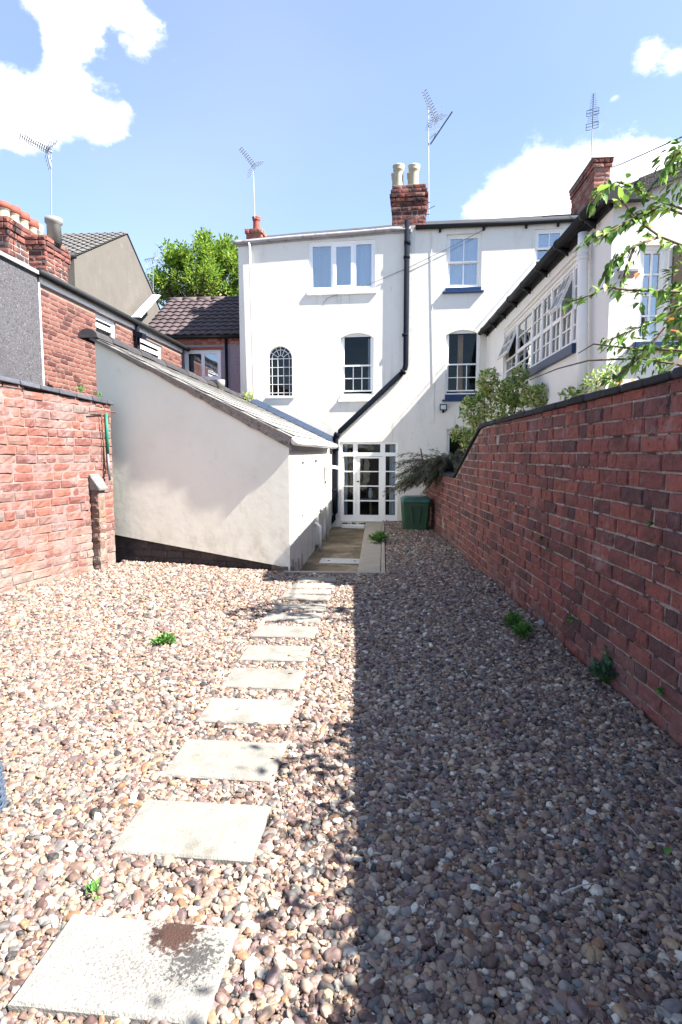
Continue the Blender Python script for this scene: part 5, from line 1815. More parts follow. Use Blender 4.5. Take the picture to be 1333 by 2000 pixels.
# ==================================================================================== LEFT NEIGHBOUR
NBO = at(355, 690, 14.6)
NB = Frame(Vector((NBO.x, NBO.y, 0)) - AX * 12.0, AX)         # s = 12 at the far end
nb = thing('brick_house', NB.P(8, 0, -1), 'brick terraced house on the left with black gutter and small white windows', 'house')
zg = (NB.pix(77, 522)[1] + NB.pix(345, 682)[1]) / 2
s77 = NB.pix(78, 640)[0]
wa_ = NB.rect(189, 620, 228, 672); wb_ = NB.rect(276, 667, 318, 712)
mb = wall_panel(NB, s77, 12.0, -.4, [(s77, zg - .1), (12, zg - .1)], [wa_, wb_], .1)
for k in range(len(mb.v)):
    mb.v[k] = tuple(Vector(mb.v[k]) - NB.N * .01)
P = NB.P
mb.quad(P(12, -.4, -.01), P(12, zg, -.01), P(12, zg, -5), P(12, -.4, -5))
mb.build('wall', M['mortar_house'], nb)
br = Bricks(nb, M['brick_house'], .225, .066, .04, nvar=4, rough=.002)
rnd = random.Random(4)
zc = .8
class _F: pass
while zc < zg - .17:
    spans = [(s77 + .02, 12.0)]
    for w_ in (wa_, wb_):
        if w_[2] - .03 < zc < w_[3] + .03:
            spans = [q for a, b in spans for q in ((a, min(b, w_[0])), (max(a, w_[1]), b)) if q[1] - q[0] > .05]
    for a, b in spans: br.course(NB, a, b, zc, .066, .010, rnd, phead=.3, dj=.002, tilt=.003)
    zc += .076
# only what shows above the garden wall and outhouse roof
keep = []
for q in br.spec:
    p = Vector(q[1]); 
    u, v = None, None
    dd = p - EYE; yc = dd.y * math.cos(TILT) - dd.z * math.sin(TILT)
    u = 666.5 + dd.x / yc * FPX; v = 1000 - (dd.z * math.cos(TILT) + dd.y * math.sin(TILT)) / yc * FPX
    vis = v < interp([(0, 735), (190, 775), (191, 672), (560, 860)], u) + 60
    if vis: keep.append(q)
br.spec = keep
br.finish(300)
for w_, cols in ((wa_, 1), (wb_, 2)):
    w = window(nb, NB, w_, -.04, .05, [(0, 1, .66, 1, 1, 1, .035, 0), (0, 1, 0, .64, 1, 1, .035, 0)], M['upvc'])
# pebbledashed near half, gutter, fascia
mb = MB(); mb.fbox(NB, 2, s77, -.4, zg - .02, -.3, .02); mb.build('pebbledash_wall', M['pebbledash'], nb)
mb = MB(); mb.fbox(NB, s77 - .02, s77 + .012, -.4, zg - .12, -.05, .026); mb.build('corner_bead', M['white_paint'], nb)
mb = MB(); mb.fbox(NB, s77 + .02, 12, zg - .125, zg - .01, -.009, .02); mb.build('fascia_board', M['white_paint'], nb)
mb = MB(); mb.tube([P(s77 - .05, zg, .07), P(12.3, zg, .07)], .055, 10); mb.build('gutter', M['black_iron'], nb, True)
mb = MB(); mb.fbox(NB, 2, s77 - .04, zg - .03, zg + .02, -.2, .06); mb.build('verge_strip', M['grey_gutter'], nb)
mb = MB(); a = NB.pix(263, 640)[0]; mb.tube([P(a, zg - .04, .06), P(a, 1.5, .06)], .04, 8); mb.build('downpipe', M['black_plastic'], nb, True)
fdl = NB.pix(273, 657, .1)
mb = MB(); mb.hexa([P(fdl[0] - .08, fdl[1], .0), P(fdl[0] + .08, fdl[1], .0), P(fdl[0] + .1, fdl[1] - .05, .2), P(fdl[0] - .1, fdl[1] - .05, .2), P(fdl[0] - .08, fdl[1] + .1, .0), P(fdl[0] + .08, fdl[1] + .1, .0), P(fdl[0] + .1, fdl[1] + .05, .2), P(fdl[0] - .1, fdl[1] + .05, .2)])
o = mb.build('wall_floodlight', M['black_plastic']); tag(o, 'small black floodlight under the brick house gutter', 'light')
rf = MB(); zr_ = zg + .02
rf.quad(P(2, zr_, .03), P(12.3, zr_, .03), P(12.3, zr_ + 1.0, -2.6), P(2, zr_ + 1.0, -2.6))
rf.quad(P(2, zr_ + 1.0, -2.6), P(12.3, zr_ + 1.0, -2.6), P(12.3, zr_, -5.2), P(2, zr_, -5.2))
rf.build('roof', M['tile_grey'], nb)
# near stack with one grey pot
ya = 9.0
CA = at(92, 560, ya)
CN = Frame(CA, RX)
wl = -CN.pix(56, 500)[0]
zt = at(92, 459, ya).z
cn = chimney(nb, CN, -wl, 0, .62, 0, zg - .15, zt, 'brick_stack_dark', 11, {8: .02, 9: .03, 10: .03}, Lb=.19)
mb = MB(); pc_ = CN.P(-.02, zt, -.30); hh = at(104, 427, 9.3).z - zt
mb.lathe([(.105, -.02), (.10, hh * .75), (.125, hh * .8), (.125, hh), (.10, hh)], pc_, 18); mb.build('chimney_pot', M['pot_grey'], cn, True)
# long stack with a row of capped pots, behind
S0 = at(30, 455, 10.7)
CL = Frame(S0, RX)
zt2 = at(20, 447, 10.9).z
cl = chimney(nb, CL, -.36, 0.08, 1.9, .35, zg + .2, zt2, 'brick_stack_dark', 12, {9: .03, 10: .05, 11: .05}, Lb=.22)
for k, (u, v, yy) in enumerate(((6, 397, 10.7), (25, 405, 11.05), (43.5, 417, 11.4), (61, 431, 11.8))):
    b = at(u, v, yy); c = Vector((b.x, b.y, zt2)); h = (b.z - zt2) / 1.13
    pots(cl, [(c, .115, h)], 'pot_cream', 'pot_red')
b = at(76, 440, 12.2); pots(cl, [(Vector((b.x, b.y, zt2 - .1)), .09, b.z - zt2 + .1)], 'pot_grey')

# grey rendered gable house beyond
GX = at(145, 505, 13.2)
GB = Frame(GX, AX)
gh = thing('grey_gable_house', GB.P(2, 0, -1.5), 'tall house with bare grey rendered gable and grey tiled roof', 'house')
ga = [GB.pix(u, v) for u, v in ((145, 503), (248, 459), (302, 572))]
ga = [(0, ga[0][1]), ga[1], ga[2]]
mb = MB(); P = GB.P
far_ = ga[2][0] + .4
zfar = ga[2][1] - .5
mb.prism([P(0, -.4), P(far_, -.4), P(far_, zfar), P(ga[2][0], ga[2][1]), P(ga[1][0], ga[1][1]), P(0, ga[0][1])], GB.N * -4.5)
mb.build('wall', M['grey_render'], gh)
a0, a1 = Vector((*P(-.12, ga[0][1] - .03, .03),)), Vector((*P(ga[1][0], ga[1][1] + .04, .03),))
rb_ = MB(); rb_.quad(a0, a1, a1 - GB.N * 4.6, a0 - GB.N * 4.6); a2 = P(far_, zfar + .1, .03)
rb_.quad(a1, a2, a2 - GB.N * 4.6, a1 - GB.N * 4.6)
gr = rb_.build('roof', M['tile_grey'], gh)
tl = MB(); n_r, n_c = 13, 22
dn = (a1 - a0); un = dn.cross(-GB.N).normalized(); un = un if un.z > 0 else -un
for i in range(n_r):
    for k in range(n_c):
        p0 = a0 + dn * (i / n_r) - GB.N * (4.6 * k / n_c); p1 = a0 + dn * min(1, (i + 1.1) / n_r) - GB.N * (4.6 * k / n_c)
        for q in range(3):
            x0, x1 = q / 3 * 4.6 / n_c, (q + 1) / 3 * 4.6 / n_c
            hgt = [.01, .05, .03, .01]
            tl.quad(p0 - GB.N * x0 + un * (hgt[q] + .025), p0 - GB.N * x1 + un * (hgt[q + 1] + .025), p1 - GB.N * x1 + un * hgt[q + 1], p1 - GB.N * x0 + un * hgt[q])
        tl.quad(p0 + un * .0, p0 - GB.N * (4.6 / n_c) + un * .0, p0 - GB.N * (4.6 / n_c) + un * .04, p0 + un * .05)
o = tl.build('roof_tiles', M['tile_grey'], gr); o['kind'] = 'stuff'
mb = MB(); mb.tube([a0 + GB.N * .1 - AX * .06, a0 - GB.N * 4.6 - AX * .06], .06, 8); mb.build('gutter', M['black_iron'], gh, True)

# far house with the brown pantiled roof and mauve pebbledash
FH = Frame(at(470, 700, 14.9), RX)
fh = thing('pebbledash_house', FH.P(-1.5, 0, -1.5), 'mauve pebbledashed house with brown pantile roof beside the white house', 'house')
s_l = FH.pix(330, 700)[0] - .5; s_r = .4
ze = FH.pix(470, 656)[1]
fw_ = FH.rect(361, 683, 432, 742)
mb = wall_panel(FH, s_l, s_r, -.4, [(s_l, ze - .22), (s_r, ze - .22)], [fw_], .08)
P = FH.P
mb.quad(P(s_l, -.4), P(s_l, ze), P(s_l, ze, -4.2), P(s_l, -.4, -4.2))
mb.build('wall', M['pebbledash_purple'], fh)
bb = Bricks(fh, M['brick_stack'], .225, .066, .04, nvar=3, rough=.003)
mb = MB(); mb.fbox(FH, s_l, s_r, ze - .22, ze - .02, -.15, .01); bnd = mb.build('brick_band', M['mortar_stack'], fh)
bb.root = bnd
for k in range(2): bb.course(FH, s_l, s_r, ze - .165 + k * .08, .07, .01, rnd, phead=.5, d=.03)
bb.finish(100)
w = window(fh, FH, fw_, -.02, .05, [(0, .5, 0, 1, 1, 1, .04, 0), (.5, 1, 0, 1, 1, 1, .04, 0)], M['upvc'], 'glass_up')
a = fw_
curtain(w, FH, a[0] + .08, a[1] - .08, a[2] + .06, a[3] - .06, -.2, folds=9)
mb = MB(); mb.fbox(FH, a[0] - .06, a[1] + .06, a[3] + .002, a[3] + .06, .001, .03); mb.build('lintel', M['brick_stack'], w)
mb = MB(); mb.tube([P(s_l - .1, ze - .02, .09), P(s_r, ze - .02, .09)], .05, 8); mb.build('gutter', M['black_iron'], fh, True)
mb = MB(); a = FH.pix(444, 700)[0]; mb.tube([P(a, ze - .06, .06), P(a, .5, .06)], .035, 8); mb.build('downpipe', M['black_plastic'], fh, True)
# roof plane: eave to ridge, pantiles one by one
rise, run = 1.42, 2.05
rl = FH.pix(322, 582, -run)[0]; s_el = s_l - .2
E0, E1, R0_, R1_ = P(s_el, ze, .12), P(s_r, ze, .12), P(s_el, ze + rise, -run), P(s_r, ze + rise, -run)
mb = MB(); mb.prism([E0, E1, R1_, R0_], (0, 0, -.05)); mb.quad(R0_, R1_, P(s_r, ze, -2 * run), P(s_el, ze, -2 * run))
fr_o = mb.build('roof', M['ridge_dark'], fh)
up = (R0_ - E0); ul = up.length; ud = up.normalized(); un = FH.R.cross(ud).normalized(); un = un if un.z > 0 else -un
nrw = 10; tw = .21; th = ul / nrw
tm = MB()
prof = [0.0, .012, .026, .032, .026, .012, 0.0]
for q in range(6):
    x0, x1 = tw * 1.06 * q / 6, tw * 1.06 * (q + 1) / 6
    tm.v += [(x0, 0, prof[q] + .034), (x1, 0, prof[q + 1] + .034), (x1, th * 1.12, prof[q + 1]), (x0, th * 1.12, prof[q]), (x0, 0, prof[q] + .006), (x1, 0, prof[q + 1] + .006)]
    i = len(tm.v) - 6
    tm.f += [(i, i + 1, i + 2, i + 3), (i, i + 4, i + 5, i + 1)]
tme = tm.mesh('roof_tile', M['pantile'])
rotm = Matrix((FH.R, ud, un)).transposed()
eul = rotm.to_euler()
ntc = int((s_r - s_el) / tw)
off = Vector((0, 0, 0))
def pxu(p):
    dd = p - EYE; yc = dd.y * math.cos(TILT) - dd.z * math.sin(TILT); return 666.5 + dd.x / yc * FPX
tiles = []
for i in range(nrw):
    for k in range(ntc):
        p = E0 + FH.R * (k * tw) + ud * (th * i) + un * .002
        if 235 < pxu(p) < 478: tiles.append(p)
for p in tiles[:300]:
    o = bpy.data.objects.new('roof_tile', tme); col.objects.link(o); o.parent = fr_o; o.location = p; o.rotation_euler = eul
print('tiles', len(tiles))
k = 0; s = s_el
while s < s_r - .05:
    a, b = s + .004, s + .40
    mb = MB(); mb.tube([P(a, ze + rise - .03, -run), P(b, ze + rise - .03, -run)], .10, 10); mb.build('ridge_tile', M['pantile'], fr_o, True)
    s += .405
# white verge flashing between the tiles and the grey gable
v0, v1 = at(258, 612, 15.2), at(300, 578, 17.0)
mb = MB(); A_, B_ = P(rl - .12, ze + rise + .0, -run), E0 + (FH.R * (rl - .12 - s_el))
pa, pb = FH.pix(318, 580, -run)[0], FH.pix(250, 640, -.3)[0]
mb = MB()
T0, T1 = at(262, 612, 15.7), at(306, 578, 16.9)
mb.hexa([T0 + Vector(q) for q in ((-.05, -.05, -.1), (.17, -.05, -.1), (.17, .05, -.1), (-.05, .05, -.1))] + [T1 + Vector(q) for q in ((-.1, -.05, .02), (.10, -.05, .02), (.10, .05, .02), (-.1, .05, .02))])
mb.build('verge_flashing', M['white_paint'], gh)


# ==================================================================================== AERIALS AND WIRES
def aerial(y, mast, boom, label, elems=10, el=.22, refl=True, m='metal', rods=None):
    a, b = at(*mast[0], y), at(*mast[1], y)
    t = thing('tv_aerial', a, label, 'aerial')
    mb = MB(); mb.tube([a, b], 0.0109, 6); mb.build('mast', M[m], t)
    if boom:
        p, q = at(*boom[0], y - .25), at(*boom[1], y)
        mb = MB(); mb.tube([p, q], 0.0095, 6); mb.build('boom', M[m], t)
        d = (q - p).normalized()
        side = d.cross(Vector((0, 0, 1))).normalized()
        upv = side.cross(d).normalized()
        mb = MB()
        for k in range(elems):
            c = p.lerp(q, k / (elems + 1))
            L = el * (.75 + .25 * k / elems)
            for s_ in (side,):
                mb.tube([c - s_ * L / 2 + upv * .03, c + s_ * L / 2 + upv * .03], 0.0068, 5)
            mb.tube([c - upv * .055, c + upv * .055], 0.0088, 5)
        mb.build('directors', M['metal_dark'], t)
        if refl:
            mb = MB()
            c = q - d * .08
            for k in (-1, 1):
                for r_ in range(4):
                    o_ = c + upv * (k * (.06 + r_ * .05)) - d * (.03 * r_) * -1
                    mb.tube([o_ - side * .2, o_ + side * .2], 0.0048, 4)
                mb.tube([c, c + upv * (k * .24) + d * .12], 0.0061, 4)
            mb.build('reflector', M[m], t)
    return t


aerial(10.2, ((101, 425), (100, 288)), ((40, 266), (103, 298)), 'tall mast aerial with long boom above the grey potted stack on the left', 14, .16)
aerial(14.9, ((498, 426), (495, 330)), ((470, 291), (500, 330)), 'small stubby aerial above the red chimney pot', 9, .2)
t = aerial(14.2, ((838, 424), (837, 212)), ((828, 179), (853, 238)), 'tall twin armed aerial fixed to the cream potted chimney', 10, .22)
y = 14.2
mb = MB(); A, B = at(841, 282, y), at(884, 218, y - .2); mb.tube([A, B], 0.0150, 6); mb.tube([at(838, 272, y), at(852, 260, y)], 0.0068, 5); mb.tube([at(852, 260, y), at(846, 274, y)], 0.0068, 5)
mb.build('arm', M['metal_dark'], t)
mb = MB()
for k in range(6):
    v = 208 + k * 9.5
    mb.tube([at(833 + k * .6, v + 5, y - .15), at(868 - k * 1.5, v - 4, y + .15)], 0.0041, 4)
mb.tube([at(866, 205, y + .1), at(864, 235, y + .1)], 0.0041, 4); mb.tube([at(851, 210, y), at(849, 256, y)], 0.0041, 4)
mb.build('reflector_grid', M['metal'], t)
mb = MB()
for v in (395, 418):
    mb.tube([at(826, v, y - .1), at(840, v, y - .05)], 0.0122, 6)
mb.tube([at(838, 408, y), at(850, 402, y - .4)], .008, 4); mb.build('bracket', M['metal_dark'], t)
y = 15.0
t = aerial(y, ((1155, 316), (1158, 245)), None, 'upright aerial with two square loops above the right brick stack')
mb = MB(); mb.tube([at(1158, 250, y), at(1160, 183, y)], 0.0136, 6)
mb.build('boom', M['metal_dark'], t)
mb = MB()
for k in range(17):
    v = 184 + k * 3.6; c = at(1160 - k * .1, v, y); w_ = .05 + .0055 * k
    mb.tube([c - RX * w_, c + RX * w_ + Vector((0, 0, .02))], 0.0048, 4)
mb.build('directors', M['metal_dark'], t)
for v in (219, 246):
    mb = MB(); c = at(1158.5 - (v - 219) * .05, v, y)
    for s_ in (-1, 1):
        p0, p1 = c + RX * (.02 * s_), c + RX * (.14 * s_)
        for z_ in (-.07, 0, .07): mb.tube([p0 + Vector((0, 0, z_ + .01 * s_)), p1 + Vector((0, 0, z_ + .03 * s_))], 0.0082, 4)
        mb.tube([p1 + Vector((0, 0, -.07 + .03 * s_)), p1 + Vector((0, 0, .07 + .03 * s_))], 0.0082, 4)
    mb.build('loop', M['metal_dark'], t)
aerial(19.5, ((300, 585), (299, 506)), ((285, 509), (309, 505)), 'small distant aerial in front of the tree', 5, .3)
cb = MB(); cb.tube([at(u, v, y_) for u, v, y_ in ((1195, 327, 14.2), (1215, 320, 12.0), (1262, 299, 9), (1345, 262, 6.5), (1500, 190, 4.2))], .009, 5)
tag(cb.build('telephone_wire', M['cable']), 'dark wire slanting from the right brick stack up over the white gable', 'wire')
cb = MB(); cb.tube([at(1064, 418, 15), at(1063, 392, 15)], .008, 4); cb.tube([at(1063, 392, 15), at(1090, 378, 15), at(1116, 371, 15.5)], 0.0041, 4)
tag(cb.build('telephone_wire', M['cable']), 'faint wire from a thin post on the roof to the right brick stack', 'wire')


# ==================================================================================== VEGETATION
def leaf_mesh(m, seed, w=.42):
    """one pointed leaf of unit length along +x, folded on its midrib"""
    r = random.Random(seed)
    n = 6
    v = []
    for i in range(n + 1):
        f = i / n
        hw_ = w / 2 * (math.sin(math.pi * min(1, f * 1.02) ** .8)) if 0 < i < n else .004
        droop = -.18 * f * f * r.uniform(.7, 1.3)
        v += [(f, -hw_, droop + hw_ * .35 * r.uniform(.6, 1.3)), (f, 0, droop), (f, hw_, droop + hw_ * .35 * r.uniform(.6, 1.3))]
    f_ = []
    for i in range(n):
        a = 3 * i
        f_ += [(a, a + 3, a + 4, a + 1), (a + 1, a + 4, a + 5, a + 2)]
    me = bpy.data.meshes.new('leaf')
    me.from_pydata(v, [], f_)
    me.polygons.foreach_set('use_smooth', [True] * len(f_))
    me.materials.append(m)
    return me


def leaf_matrix(p, d, size, rnd, flop=1.0):
    d = Vector(d).normalized()
    up = Vector((rnd.uniform(-.6, .6) * flop, rnd.uniform(-.6, .6) * flop, 1)).normalized()
    y = up.cross(d)
    if y.length < .05: y = Vector((0, 1, 0))
    y.normalize()
    z = d.cross(y)
    return Matrix.Translation(p) @ Matrix((d, y, z)).transposed().to_4x4() @ Matrix.Scale(size, 4)


def joined_leaves(name, mats_, src, m, parent=None):
    nv = len(src[0].vertices)
    co = [np.array([v.co[:] for v in s.vertices]) for s in src]
    fc = [[tuple(p.vertices) for p in s.polygons] for s in src]
    V, Fc, o = [], [], 0
    for k, mx in enumerate(mats_):
        i = k % len(src)
        a = np.array(mx)
        V.append(co[i] @ a[:3, :3].T + a[:3, 3])
        Fc += [tuple(o + q for q in f) for f in fc[i]]
        o += len(co[i])
    me = bpy.data.meshes.new(name)
    me.from_pydata(np.concatenate(V).tolist(), [], Fc)
    me.materials.append(m)
    ob = bpy.data.objects.new(name, me)
    col.objects.link(ob)
    if parent is not None: under(ob, parent)
    return ob


def simple_leaf(w=.45):
    me = bpy.data.meshes.new('leaf')
    me.from_pydata([(0, 0, 0), (.45, -w / 2, .05), (1, 0, -.08), (.45, w / 2, .05)], [], [(0, 1, 2), (0, 2, 3)])
    return me


SIMPLE = [simple_leaf(.62), simple_leaf(.5)]
LEAVES = [leaf_mesh(M['leaf_obj'], k, .40 + .05 * (k % 3)) for k in range(5)]
BROWN = [leaf_mesh(M['leaf_brown'], 20 + k, .5) for k in range(2)]


def rvec(rnd):
    while True:
        v = Vector((rnd.uniform(-1, 1), rnd.uniform(-1, 1), rnd.uniform(-1, 1)))
        if .05 < v.length < 1: return v


# --- the climber overhanging the right wall: branches with single leaves, denser mass toward its stem
rnd = random.Random(21)
def atc(u, v, y): return at(u, v, y * 1.2)


cl_root = thing('climbing_shrub', Vector((3.6, 4.8, 0)), 'leafy overhanging shrub with bright green leaves at the top right above the wall', 'shrub')
BR = [  # polylines (u, v, y), tip last
    [(1420, 440, 4.3), (1333, 408, 4.2), (1282, 390, 4.1), (1240, 366, 4.0), (1205, 355, 3.9), (1172, 372, 3.85), (1155, 400, 3.8)],
    [(1420, 430, 4.0), (1335, 418, 4.0), (1292, 403, 3.95), (1245, 420, 3.9), (1200, 447, 3.85), (1160, 462, 3.8), (1140, 478, 3.8)],
    [(1430, 500, 4.1), (1335, 480, 4.0), (1290, 462, 3.95), (1255, 438, 3.95), (1225, 405, 3.9), (1212, 385, 3.9)],
    [(1290, 462, 3.95), (1240, 480, 3.9), (1205, 505, 3.9), (1180, 540, 3.9)],
    [(1430, 585, 4.0), (1325, 570, 3.9), (1225, 566, 3.85), (1183, 560, 3.8), (1150, 578, 3.8), (1105, 592, 3.8)],
    [(1430, 560, 4.0), (1330, 600, 3.9), (1285, 625, 3.9), (1235, 645, 3.9), (1180, 668, 3.9)],
    [(1400, 735, 3.9), (1325, 712, 4.0), (1250, 700, 4.0), (1150, 704, 4.1), (1090, 720, 4.3), (1035, 742, 4.6)],
    [(1430, 260, 3.9), (1345, 285, 3.8), (1320, 300, 3.8), (1300, 330, 3.8)],
    [(1400, 690, 3.9), (1320, 684, 4.0), (1230, 680, 4.1), (1160, 672, 4.2), (1130, 690, 4.2)],
    [(1300, 640, 3.9), (1260, 690, 3.95), (1225, 720, 4.0), (1200, 742, 4.0)],
    [(1240, 480, 3.9), (1225, 520, 3.9), (1212, 560, 3.9)],
    [(1333, 700, 3.9), (1290, 735, 3.95), (1255, 750, 4.0)],
]
paths = [[atc(*q) for q in b] for b in BR]
for b in paths:
    mb = MB(); mb.tube(b, .012, 6, .004); mb.build('branch', M['twig'], cl_root, True)
mb = MB(); mb.tube([Vector((3.7, 4.9, -.3)), Vector((3.65, 4.8, 1.2)), Vector((3.6, 4.8, 2.4)), Vector((3.4, 4.8, 3.4)), Vector((3.2, 4.7, 4.0))], .05, 8, .02)
mb.build('stem', M['bark'], cl_root, True)


def along(b, f):
    L = [0]
    for p, q in zip(b, b[1:]): L.append(L[-1] + (q - p).length)
    x = f * L[-1]
    for k in range(len(b) - 1):
        if x <= L[k + 1]:
            t_ = (x - L[k]) / max(1e-6, L[k + 1] - L[k])
            return b[k].lerp(b[k + 1], t_), (b[k + 1] - b[k]).normalized()
    return b[-1], (b[-1] - b[-2]).normalized()


lv = []
CFG = [(.45, 1.0, 30, .10), (.30, 1.0, 44, .095), (.3, 1.0, 24, .09), (.2, 1, 26, .09), (.30, 1, 34, .085), (.25, 1, 40, .08), (.2, .50, 14, .07),
       (.15, 1, 26, .10), (.2, .8, 22, .075), (.2, 1, 26, .08), (.3, 1, 12, .08), (.2, 1, 14, .085)]
for b, (f0, f1, n, sz) in zip(paths, CFG):
    for k in range(n):
        p, d = along(b, f0 + (f1 - f0) * (k + rnd.random()) / n)
        side = d.cross(Vector((0, 0, 1))).normalized() * rnd.choice((-1, 1))
        dirv = d * rnd.uniform(.2, 1.1) + side * rnd.uniform(.1, .9) + Vector((0, 0, rnd.uniform(-1.0, .35)))
        p = p + rvec(rnd) * .028
        lv.append((p, dirv, sz * rnd.uniform(.75, 1.25)))
rnd.shuffle(lv)
lv = [(p, d, s_ * 1.12) for p, d, s_ in lv]
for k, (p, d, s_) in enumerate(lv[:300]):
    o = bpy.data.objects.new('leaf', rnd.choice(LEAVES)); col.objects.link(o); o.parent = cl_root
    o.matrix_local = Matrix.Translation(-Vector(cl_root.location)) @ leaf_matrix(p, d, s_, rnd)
for (u, v) in ((1318, 622), (1308, 645), (1248, 532), (1235, 738), (1215, 748)):
    o = bpy.data.objects.new('withered_leaf', rnd.choice(BROWN)); col.objects.link(o); o.parent = cl_root
    o.matrix_local = Matrix.Translation(-Vector(cl_root.location)) @ leaf_matrix(atc(u, v, 3.85), rvec(rnd) + Vector((0, 0, -.6)), .085 * rnd.uniform(.8, 1.2), rnd)
mass = []
for (u, v, y_, r_, n) in ((1325, 300, 3.95, .12, 60), (1345, 340, 4.1, .16, 90), (1330, 545, 4.05, .10, 60), (1330, 600, 4.1, .13, 80), (1322, 660, 4.15, .13, 70), (1270, 690, 4.3, .15, 50),
                          (1215, 735, 4.4, .12, 30), (1250, 590, 4.2, .05, 6)):
    c = atc(u, v, y_)
    for k in range(n):
        w_ = rvec(rnd)
        mass.append(leaf_matrix(c + w_ * r_ * 1.15, w_ + Vector((-.3, 0, -.5)), .085 * rnd.uniform(.6, 1.2), rnd))
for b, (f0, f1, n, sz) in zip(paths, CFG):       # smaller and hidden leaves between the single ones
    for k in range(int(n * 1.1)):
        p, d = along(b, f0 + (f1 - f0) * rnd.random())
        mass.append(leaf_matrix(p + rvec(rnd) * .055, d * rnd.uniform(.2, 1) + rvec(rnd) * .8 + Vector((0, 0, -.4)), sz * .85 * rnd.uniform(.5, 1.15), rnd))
for k in range(1300):                               # unseen leaves added along the wall top to break up its shadow edge
    y_ = rnd.uniform(-2.0, 2.7)
    x_ = RW_NEAR.x + .05 + rnd.gauss(0, .14) - .02 * (y_ - 3)
    h_ = 2.02 + abs(rnd.gauss(0, .24)) * (.7 + .8 * math.sin(y_ * 2.3) ** 2)
    mass.append(leaf_matrix(Vector((x_ + .1, y_, h_)), rvec(rnd), .085 * rnd.uniform(.6, 1.2), rnd))
for k in range(22):                                # unseen shoots added to carry those leaves
    y_ = -2.0 + 4.7 * k / 21 + rnd.uniform(-.08, .08)
    x_ = RW_NEAR.x + .18 - .02 * (y_ - 3)
    mb = MB(); mb.tube([Vector((x_, y_, 1.6)), Vector((x_ - .02, y_ + rnd.uniform(-.05, .05), 2.1)), Vector((x_ + rnd.uniform(-.15, .1), y_ + rnd.uniform(-.12, .12), 2.45 + rnd.uniform(0, .2)))], .008, 5, .003)
    mb.build('branch', M['twig'], cl_root, True)
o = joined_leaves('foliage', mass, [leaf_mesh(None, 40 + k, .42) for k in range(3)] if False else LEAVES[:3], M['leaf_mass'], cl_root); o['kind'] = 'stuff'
# twining tendril
mb = MB(); mb.tube([atc(u, v, 3.9) for u, v in ((1250, 362), (1262, 348), (1276, 346), (1281, 335), (1274, 328), (1268, 336))], .003, 4); mb.build('tendril', M['twig'], cl_root, True)


def bushy(name, label, cat, base, blobs, m, size, seed, stems=True, flop=1.0, bias=(0, 0, .2), src=None, dens=1.0):
    r = random.Random(seed)
    t = thing(name, base, label, cat)
    mats_ = []
    for c, rd, n in blobs:
        c = Vector(c)
        for k in range(int(n * dens)):
            w_ = rvec(r)
            w_ = w_.normalized() * (w_.length ** .6)
            p = c + Vector((w_.x * rd[0], w_.y * rd[1], w_.z * rd[2]))
            mats_.append(leaf_matrix(p, w_ * .35 + rvec(r) + Vector(bias), size * r.uniform(.6, 1.35), r, 1.6))
    o = joined_leaves('foliage', mats_, src or SIMPLE, m, t)
    if stems:
        mb = MB()
        for c, rd, n in blobs:
            c = Vector(c); b = Vector(base)
            mid = b.lerp(c, .5) + Vector((r.uniform(-.08, .08), r.uniform(-.08, .08), 0))
            mb.tube([b, mid, c], .018, 5, .006)
            for k in range(4):
                w_ = rvec(r); mb.tube([c, c + Vector((w_.x * rd[0], w_.y * rd[1], abs(w_.z) * rd[2])) * .9], .006, 4, .002)
        mb.build('stem', M['bark'], t, True)
    return t


def blob(u, v, y_, ru, rv, n, ry=None):
    c = at(u, v, y_)
    k = y_ / FPX
    return (c, (ru * k, (ry or (ru + rv) / 2 * k), rv * k), n)


# shrub behind the right wall
bs = at(985, 860, 9.6); bs.z = -.3
bushy('garden_shrub', 'variegated bushy shrub rising behind the right wall beneath the window band', 'shrub', bs,
      [blob(955, 748, 9.0, 20, 26, 220), blob(925, 802, 9.4, 26, 26, 260), blob(1005, 768, 8.8, 32, 28, 380), blob(1062, 775, 8.4, 42, 22, 380), blob(985, 800, 9.0, 36, 34, 400), blob(940, 850, 9.7, 22, 34, 200),
       blob(1015, 733, 8.8, 18, 13, 80), blob(1100, 772, 8.2, 18, 12, 60), blob(900, 848, 10.2, 22, 14, 120), blob(915, 865, 10.2, 16, 22, 90), blob(945, 765, 9.2, 14, 14, 60), blob(918, 785, 9.4, 12, 10, 50)], M['leaf_shrub'], .062, 3, dens=2.3)
bs = at(1170, 790, 6.2); bs.z = -.3
bushy('low_shrub', 'wispy shrub tips showing just over the coping below the white downpipe', 'shrub', bs,
      [blob(1120, 772, 6.4, 24, 12, 60), blob(1165, 745, 6.0, 20, 18, 50), blob(1200, 735, 5.8, 20, 16, 50)], M['leaf_shrub'], .055, 5, dens=2)
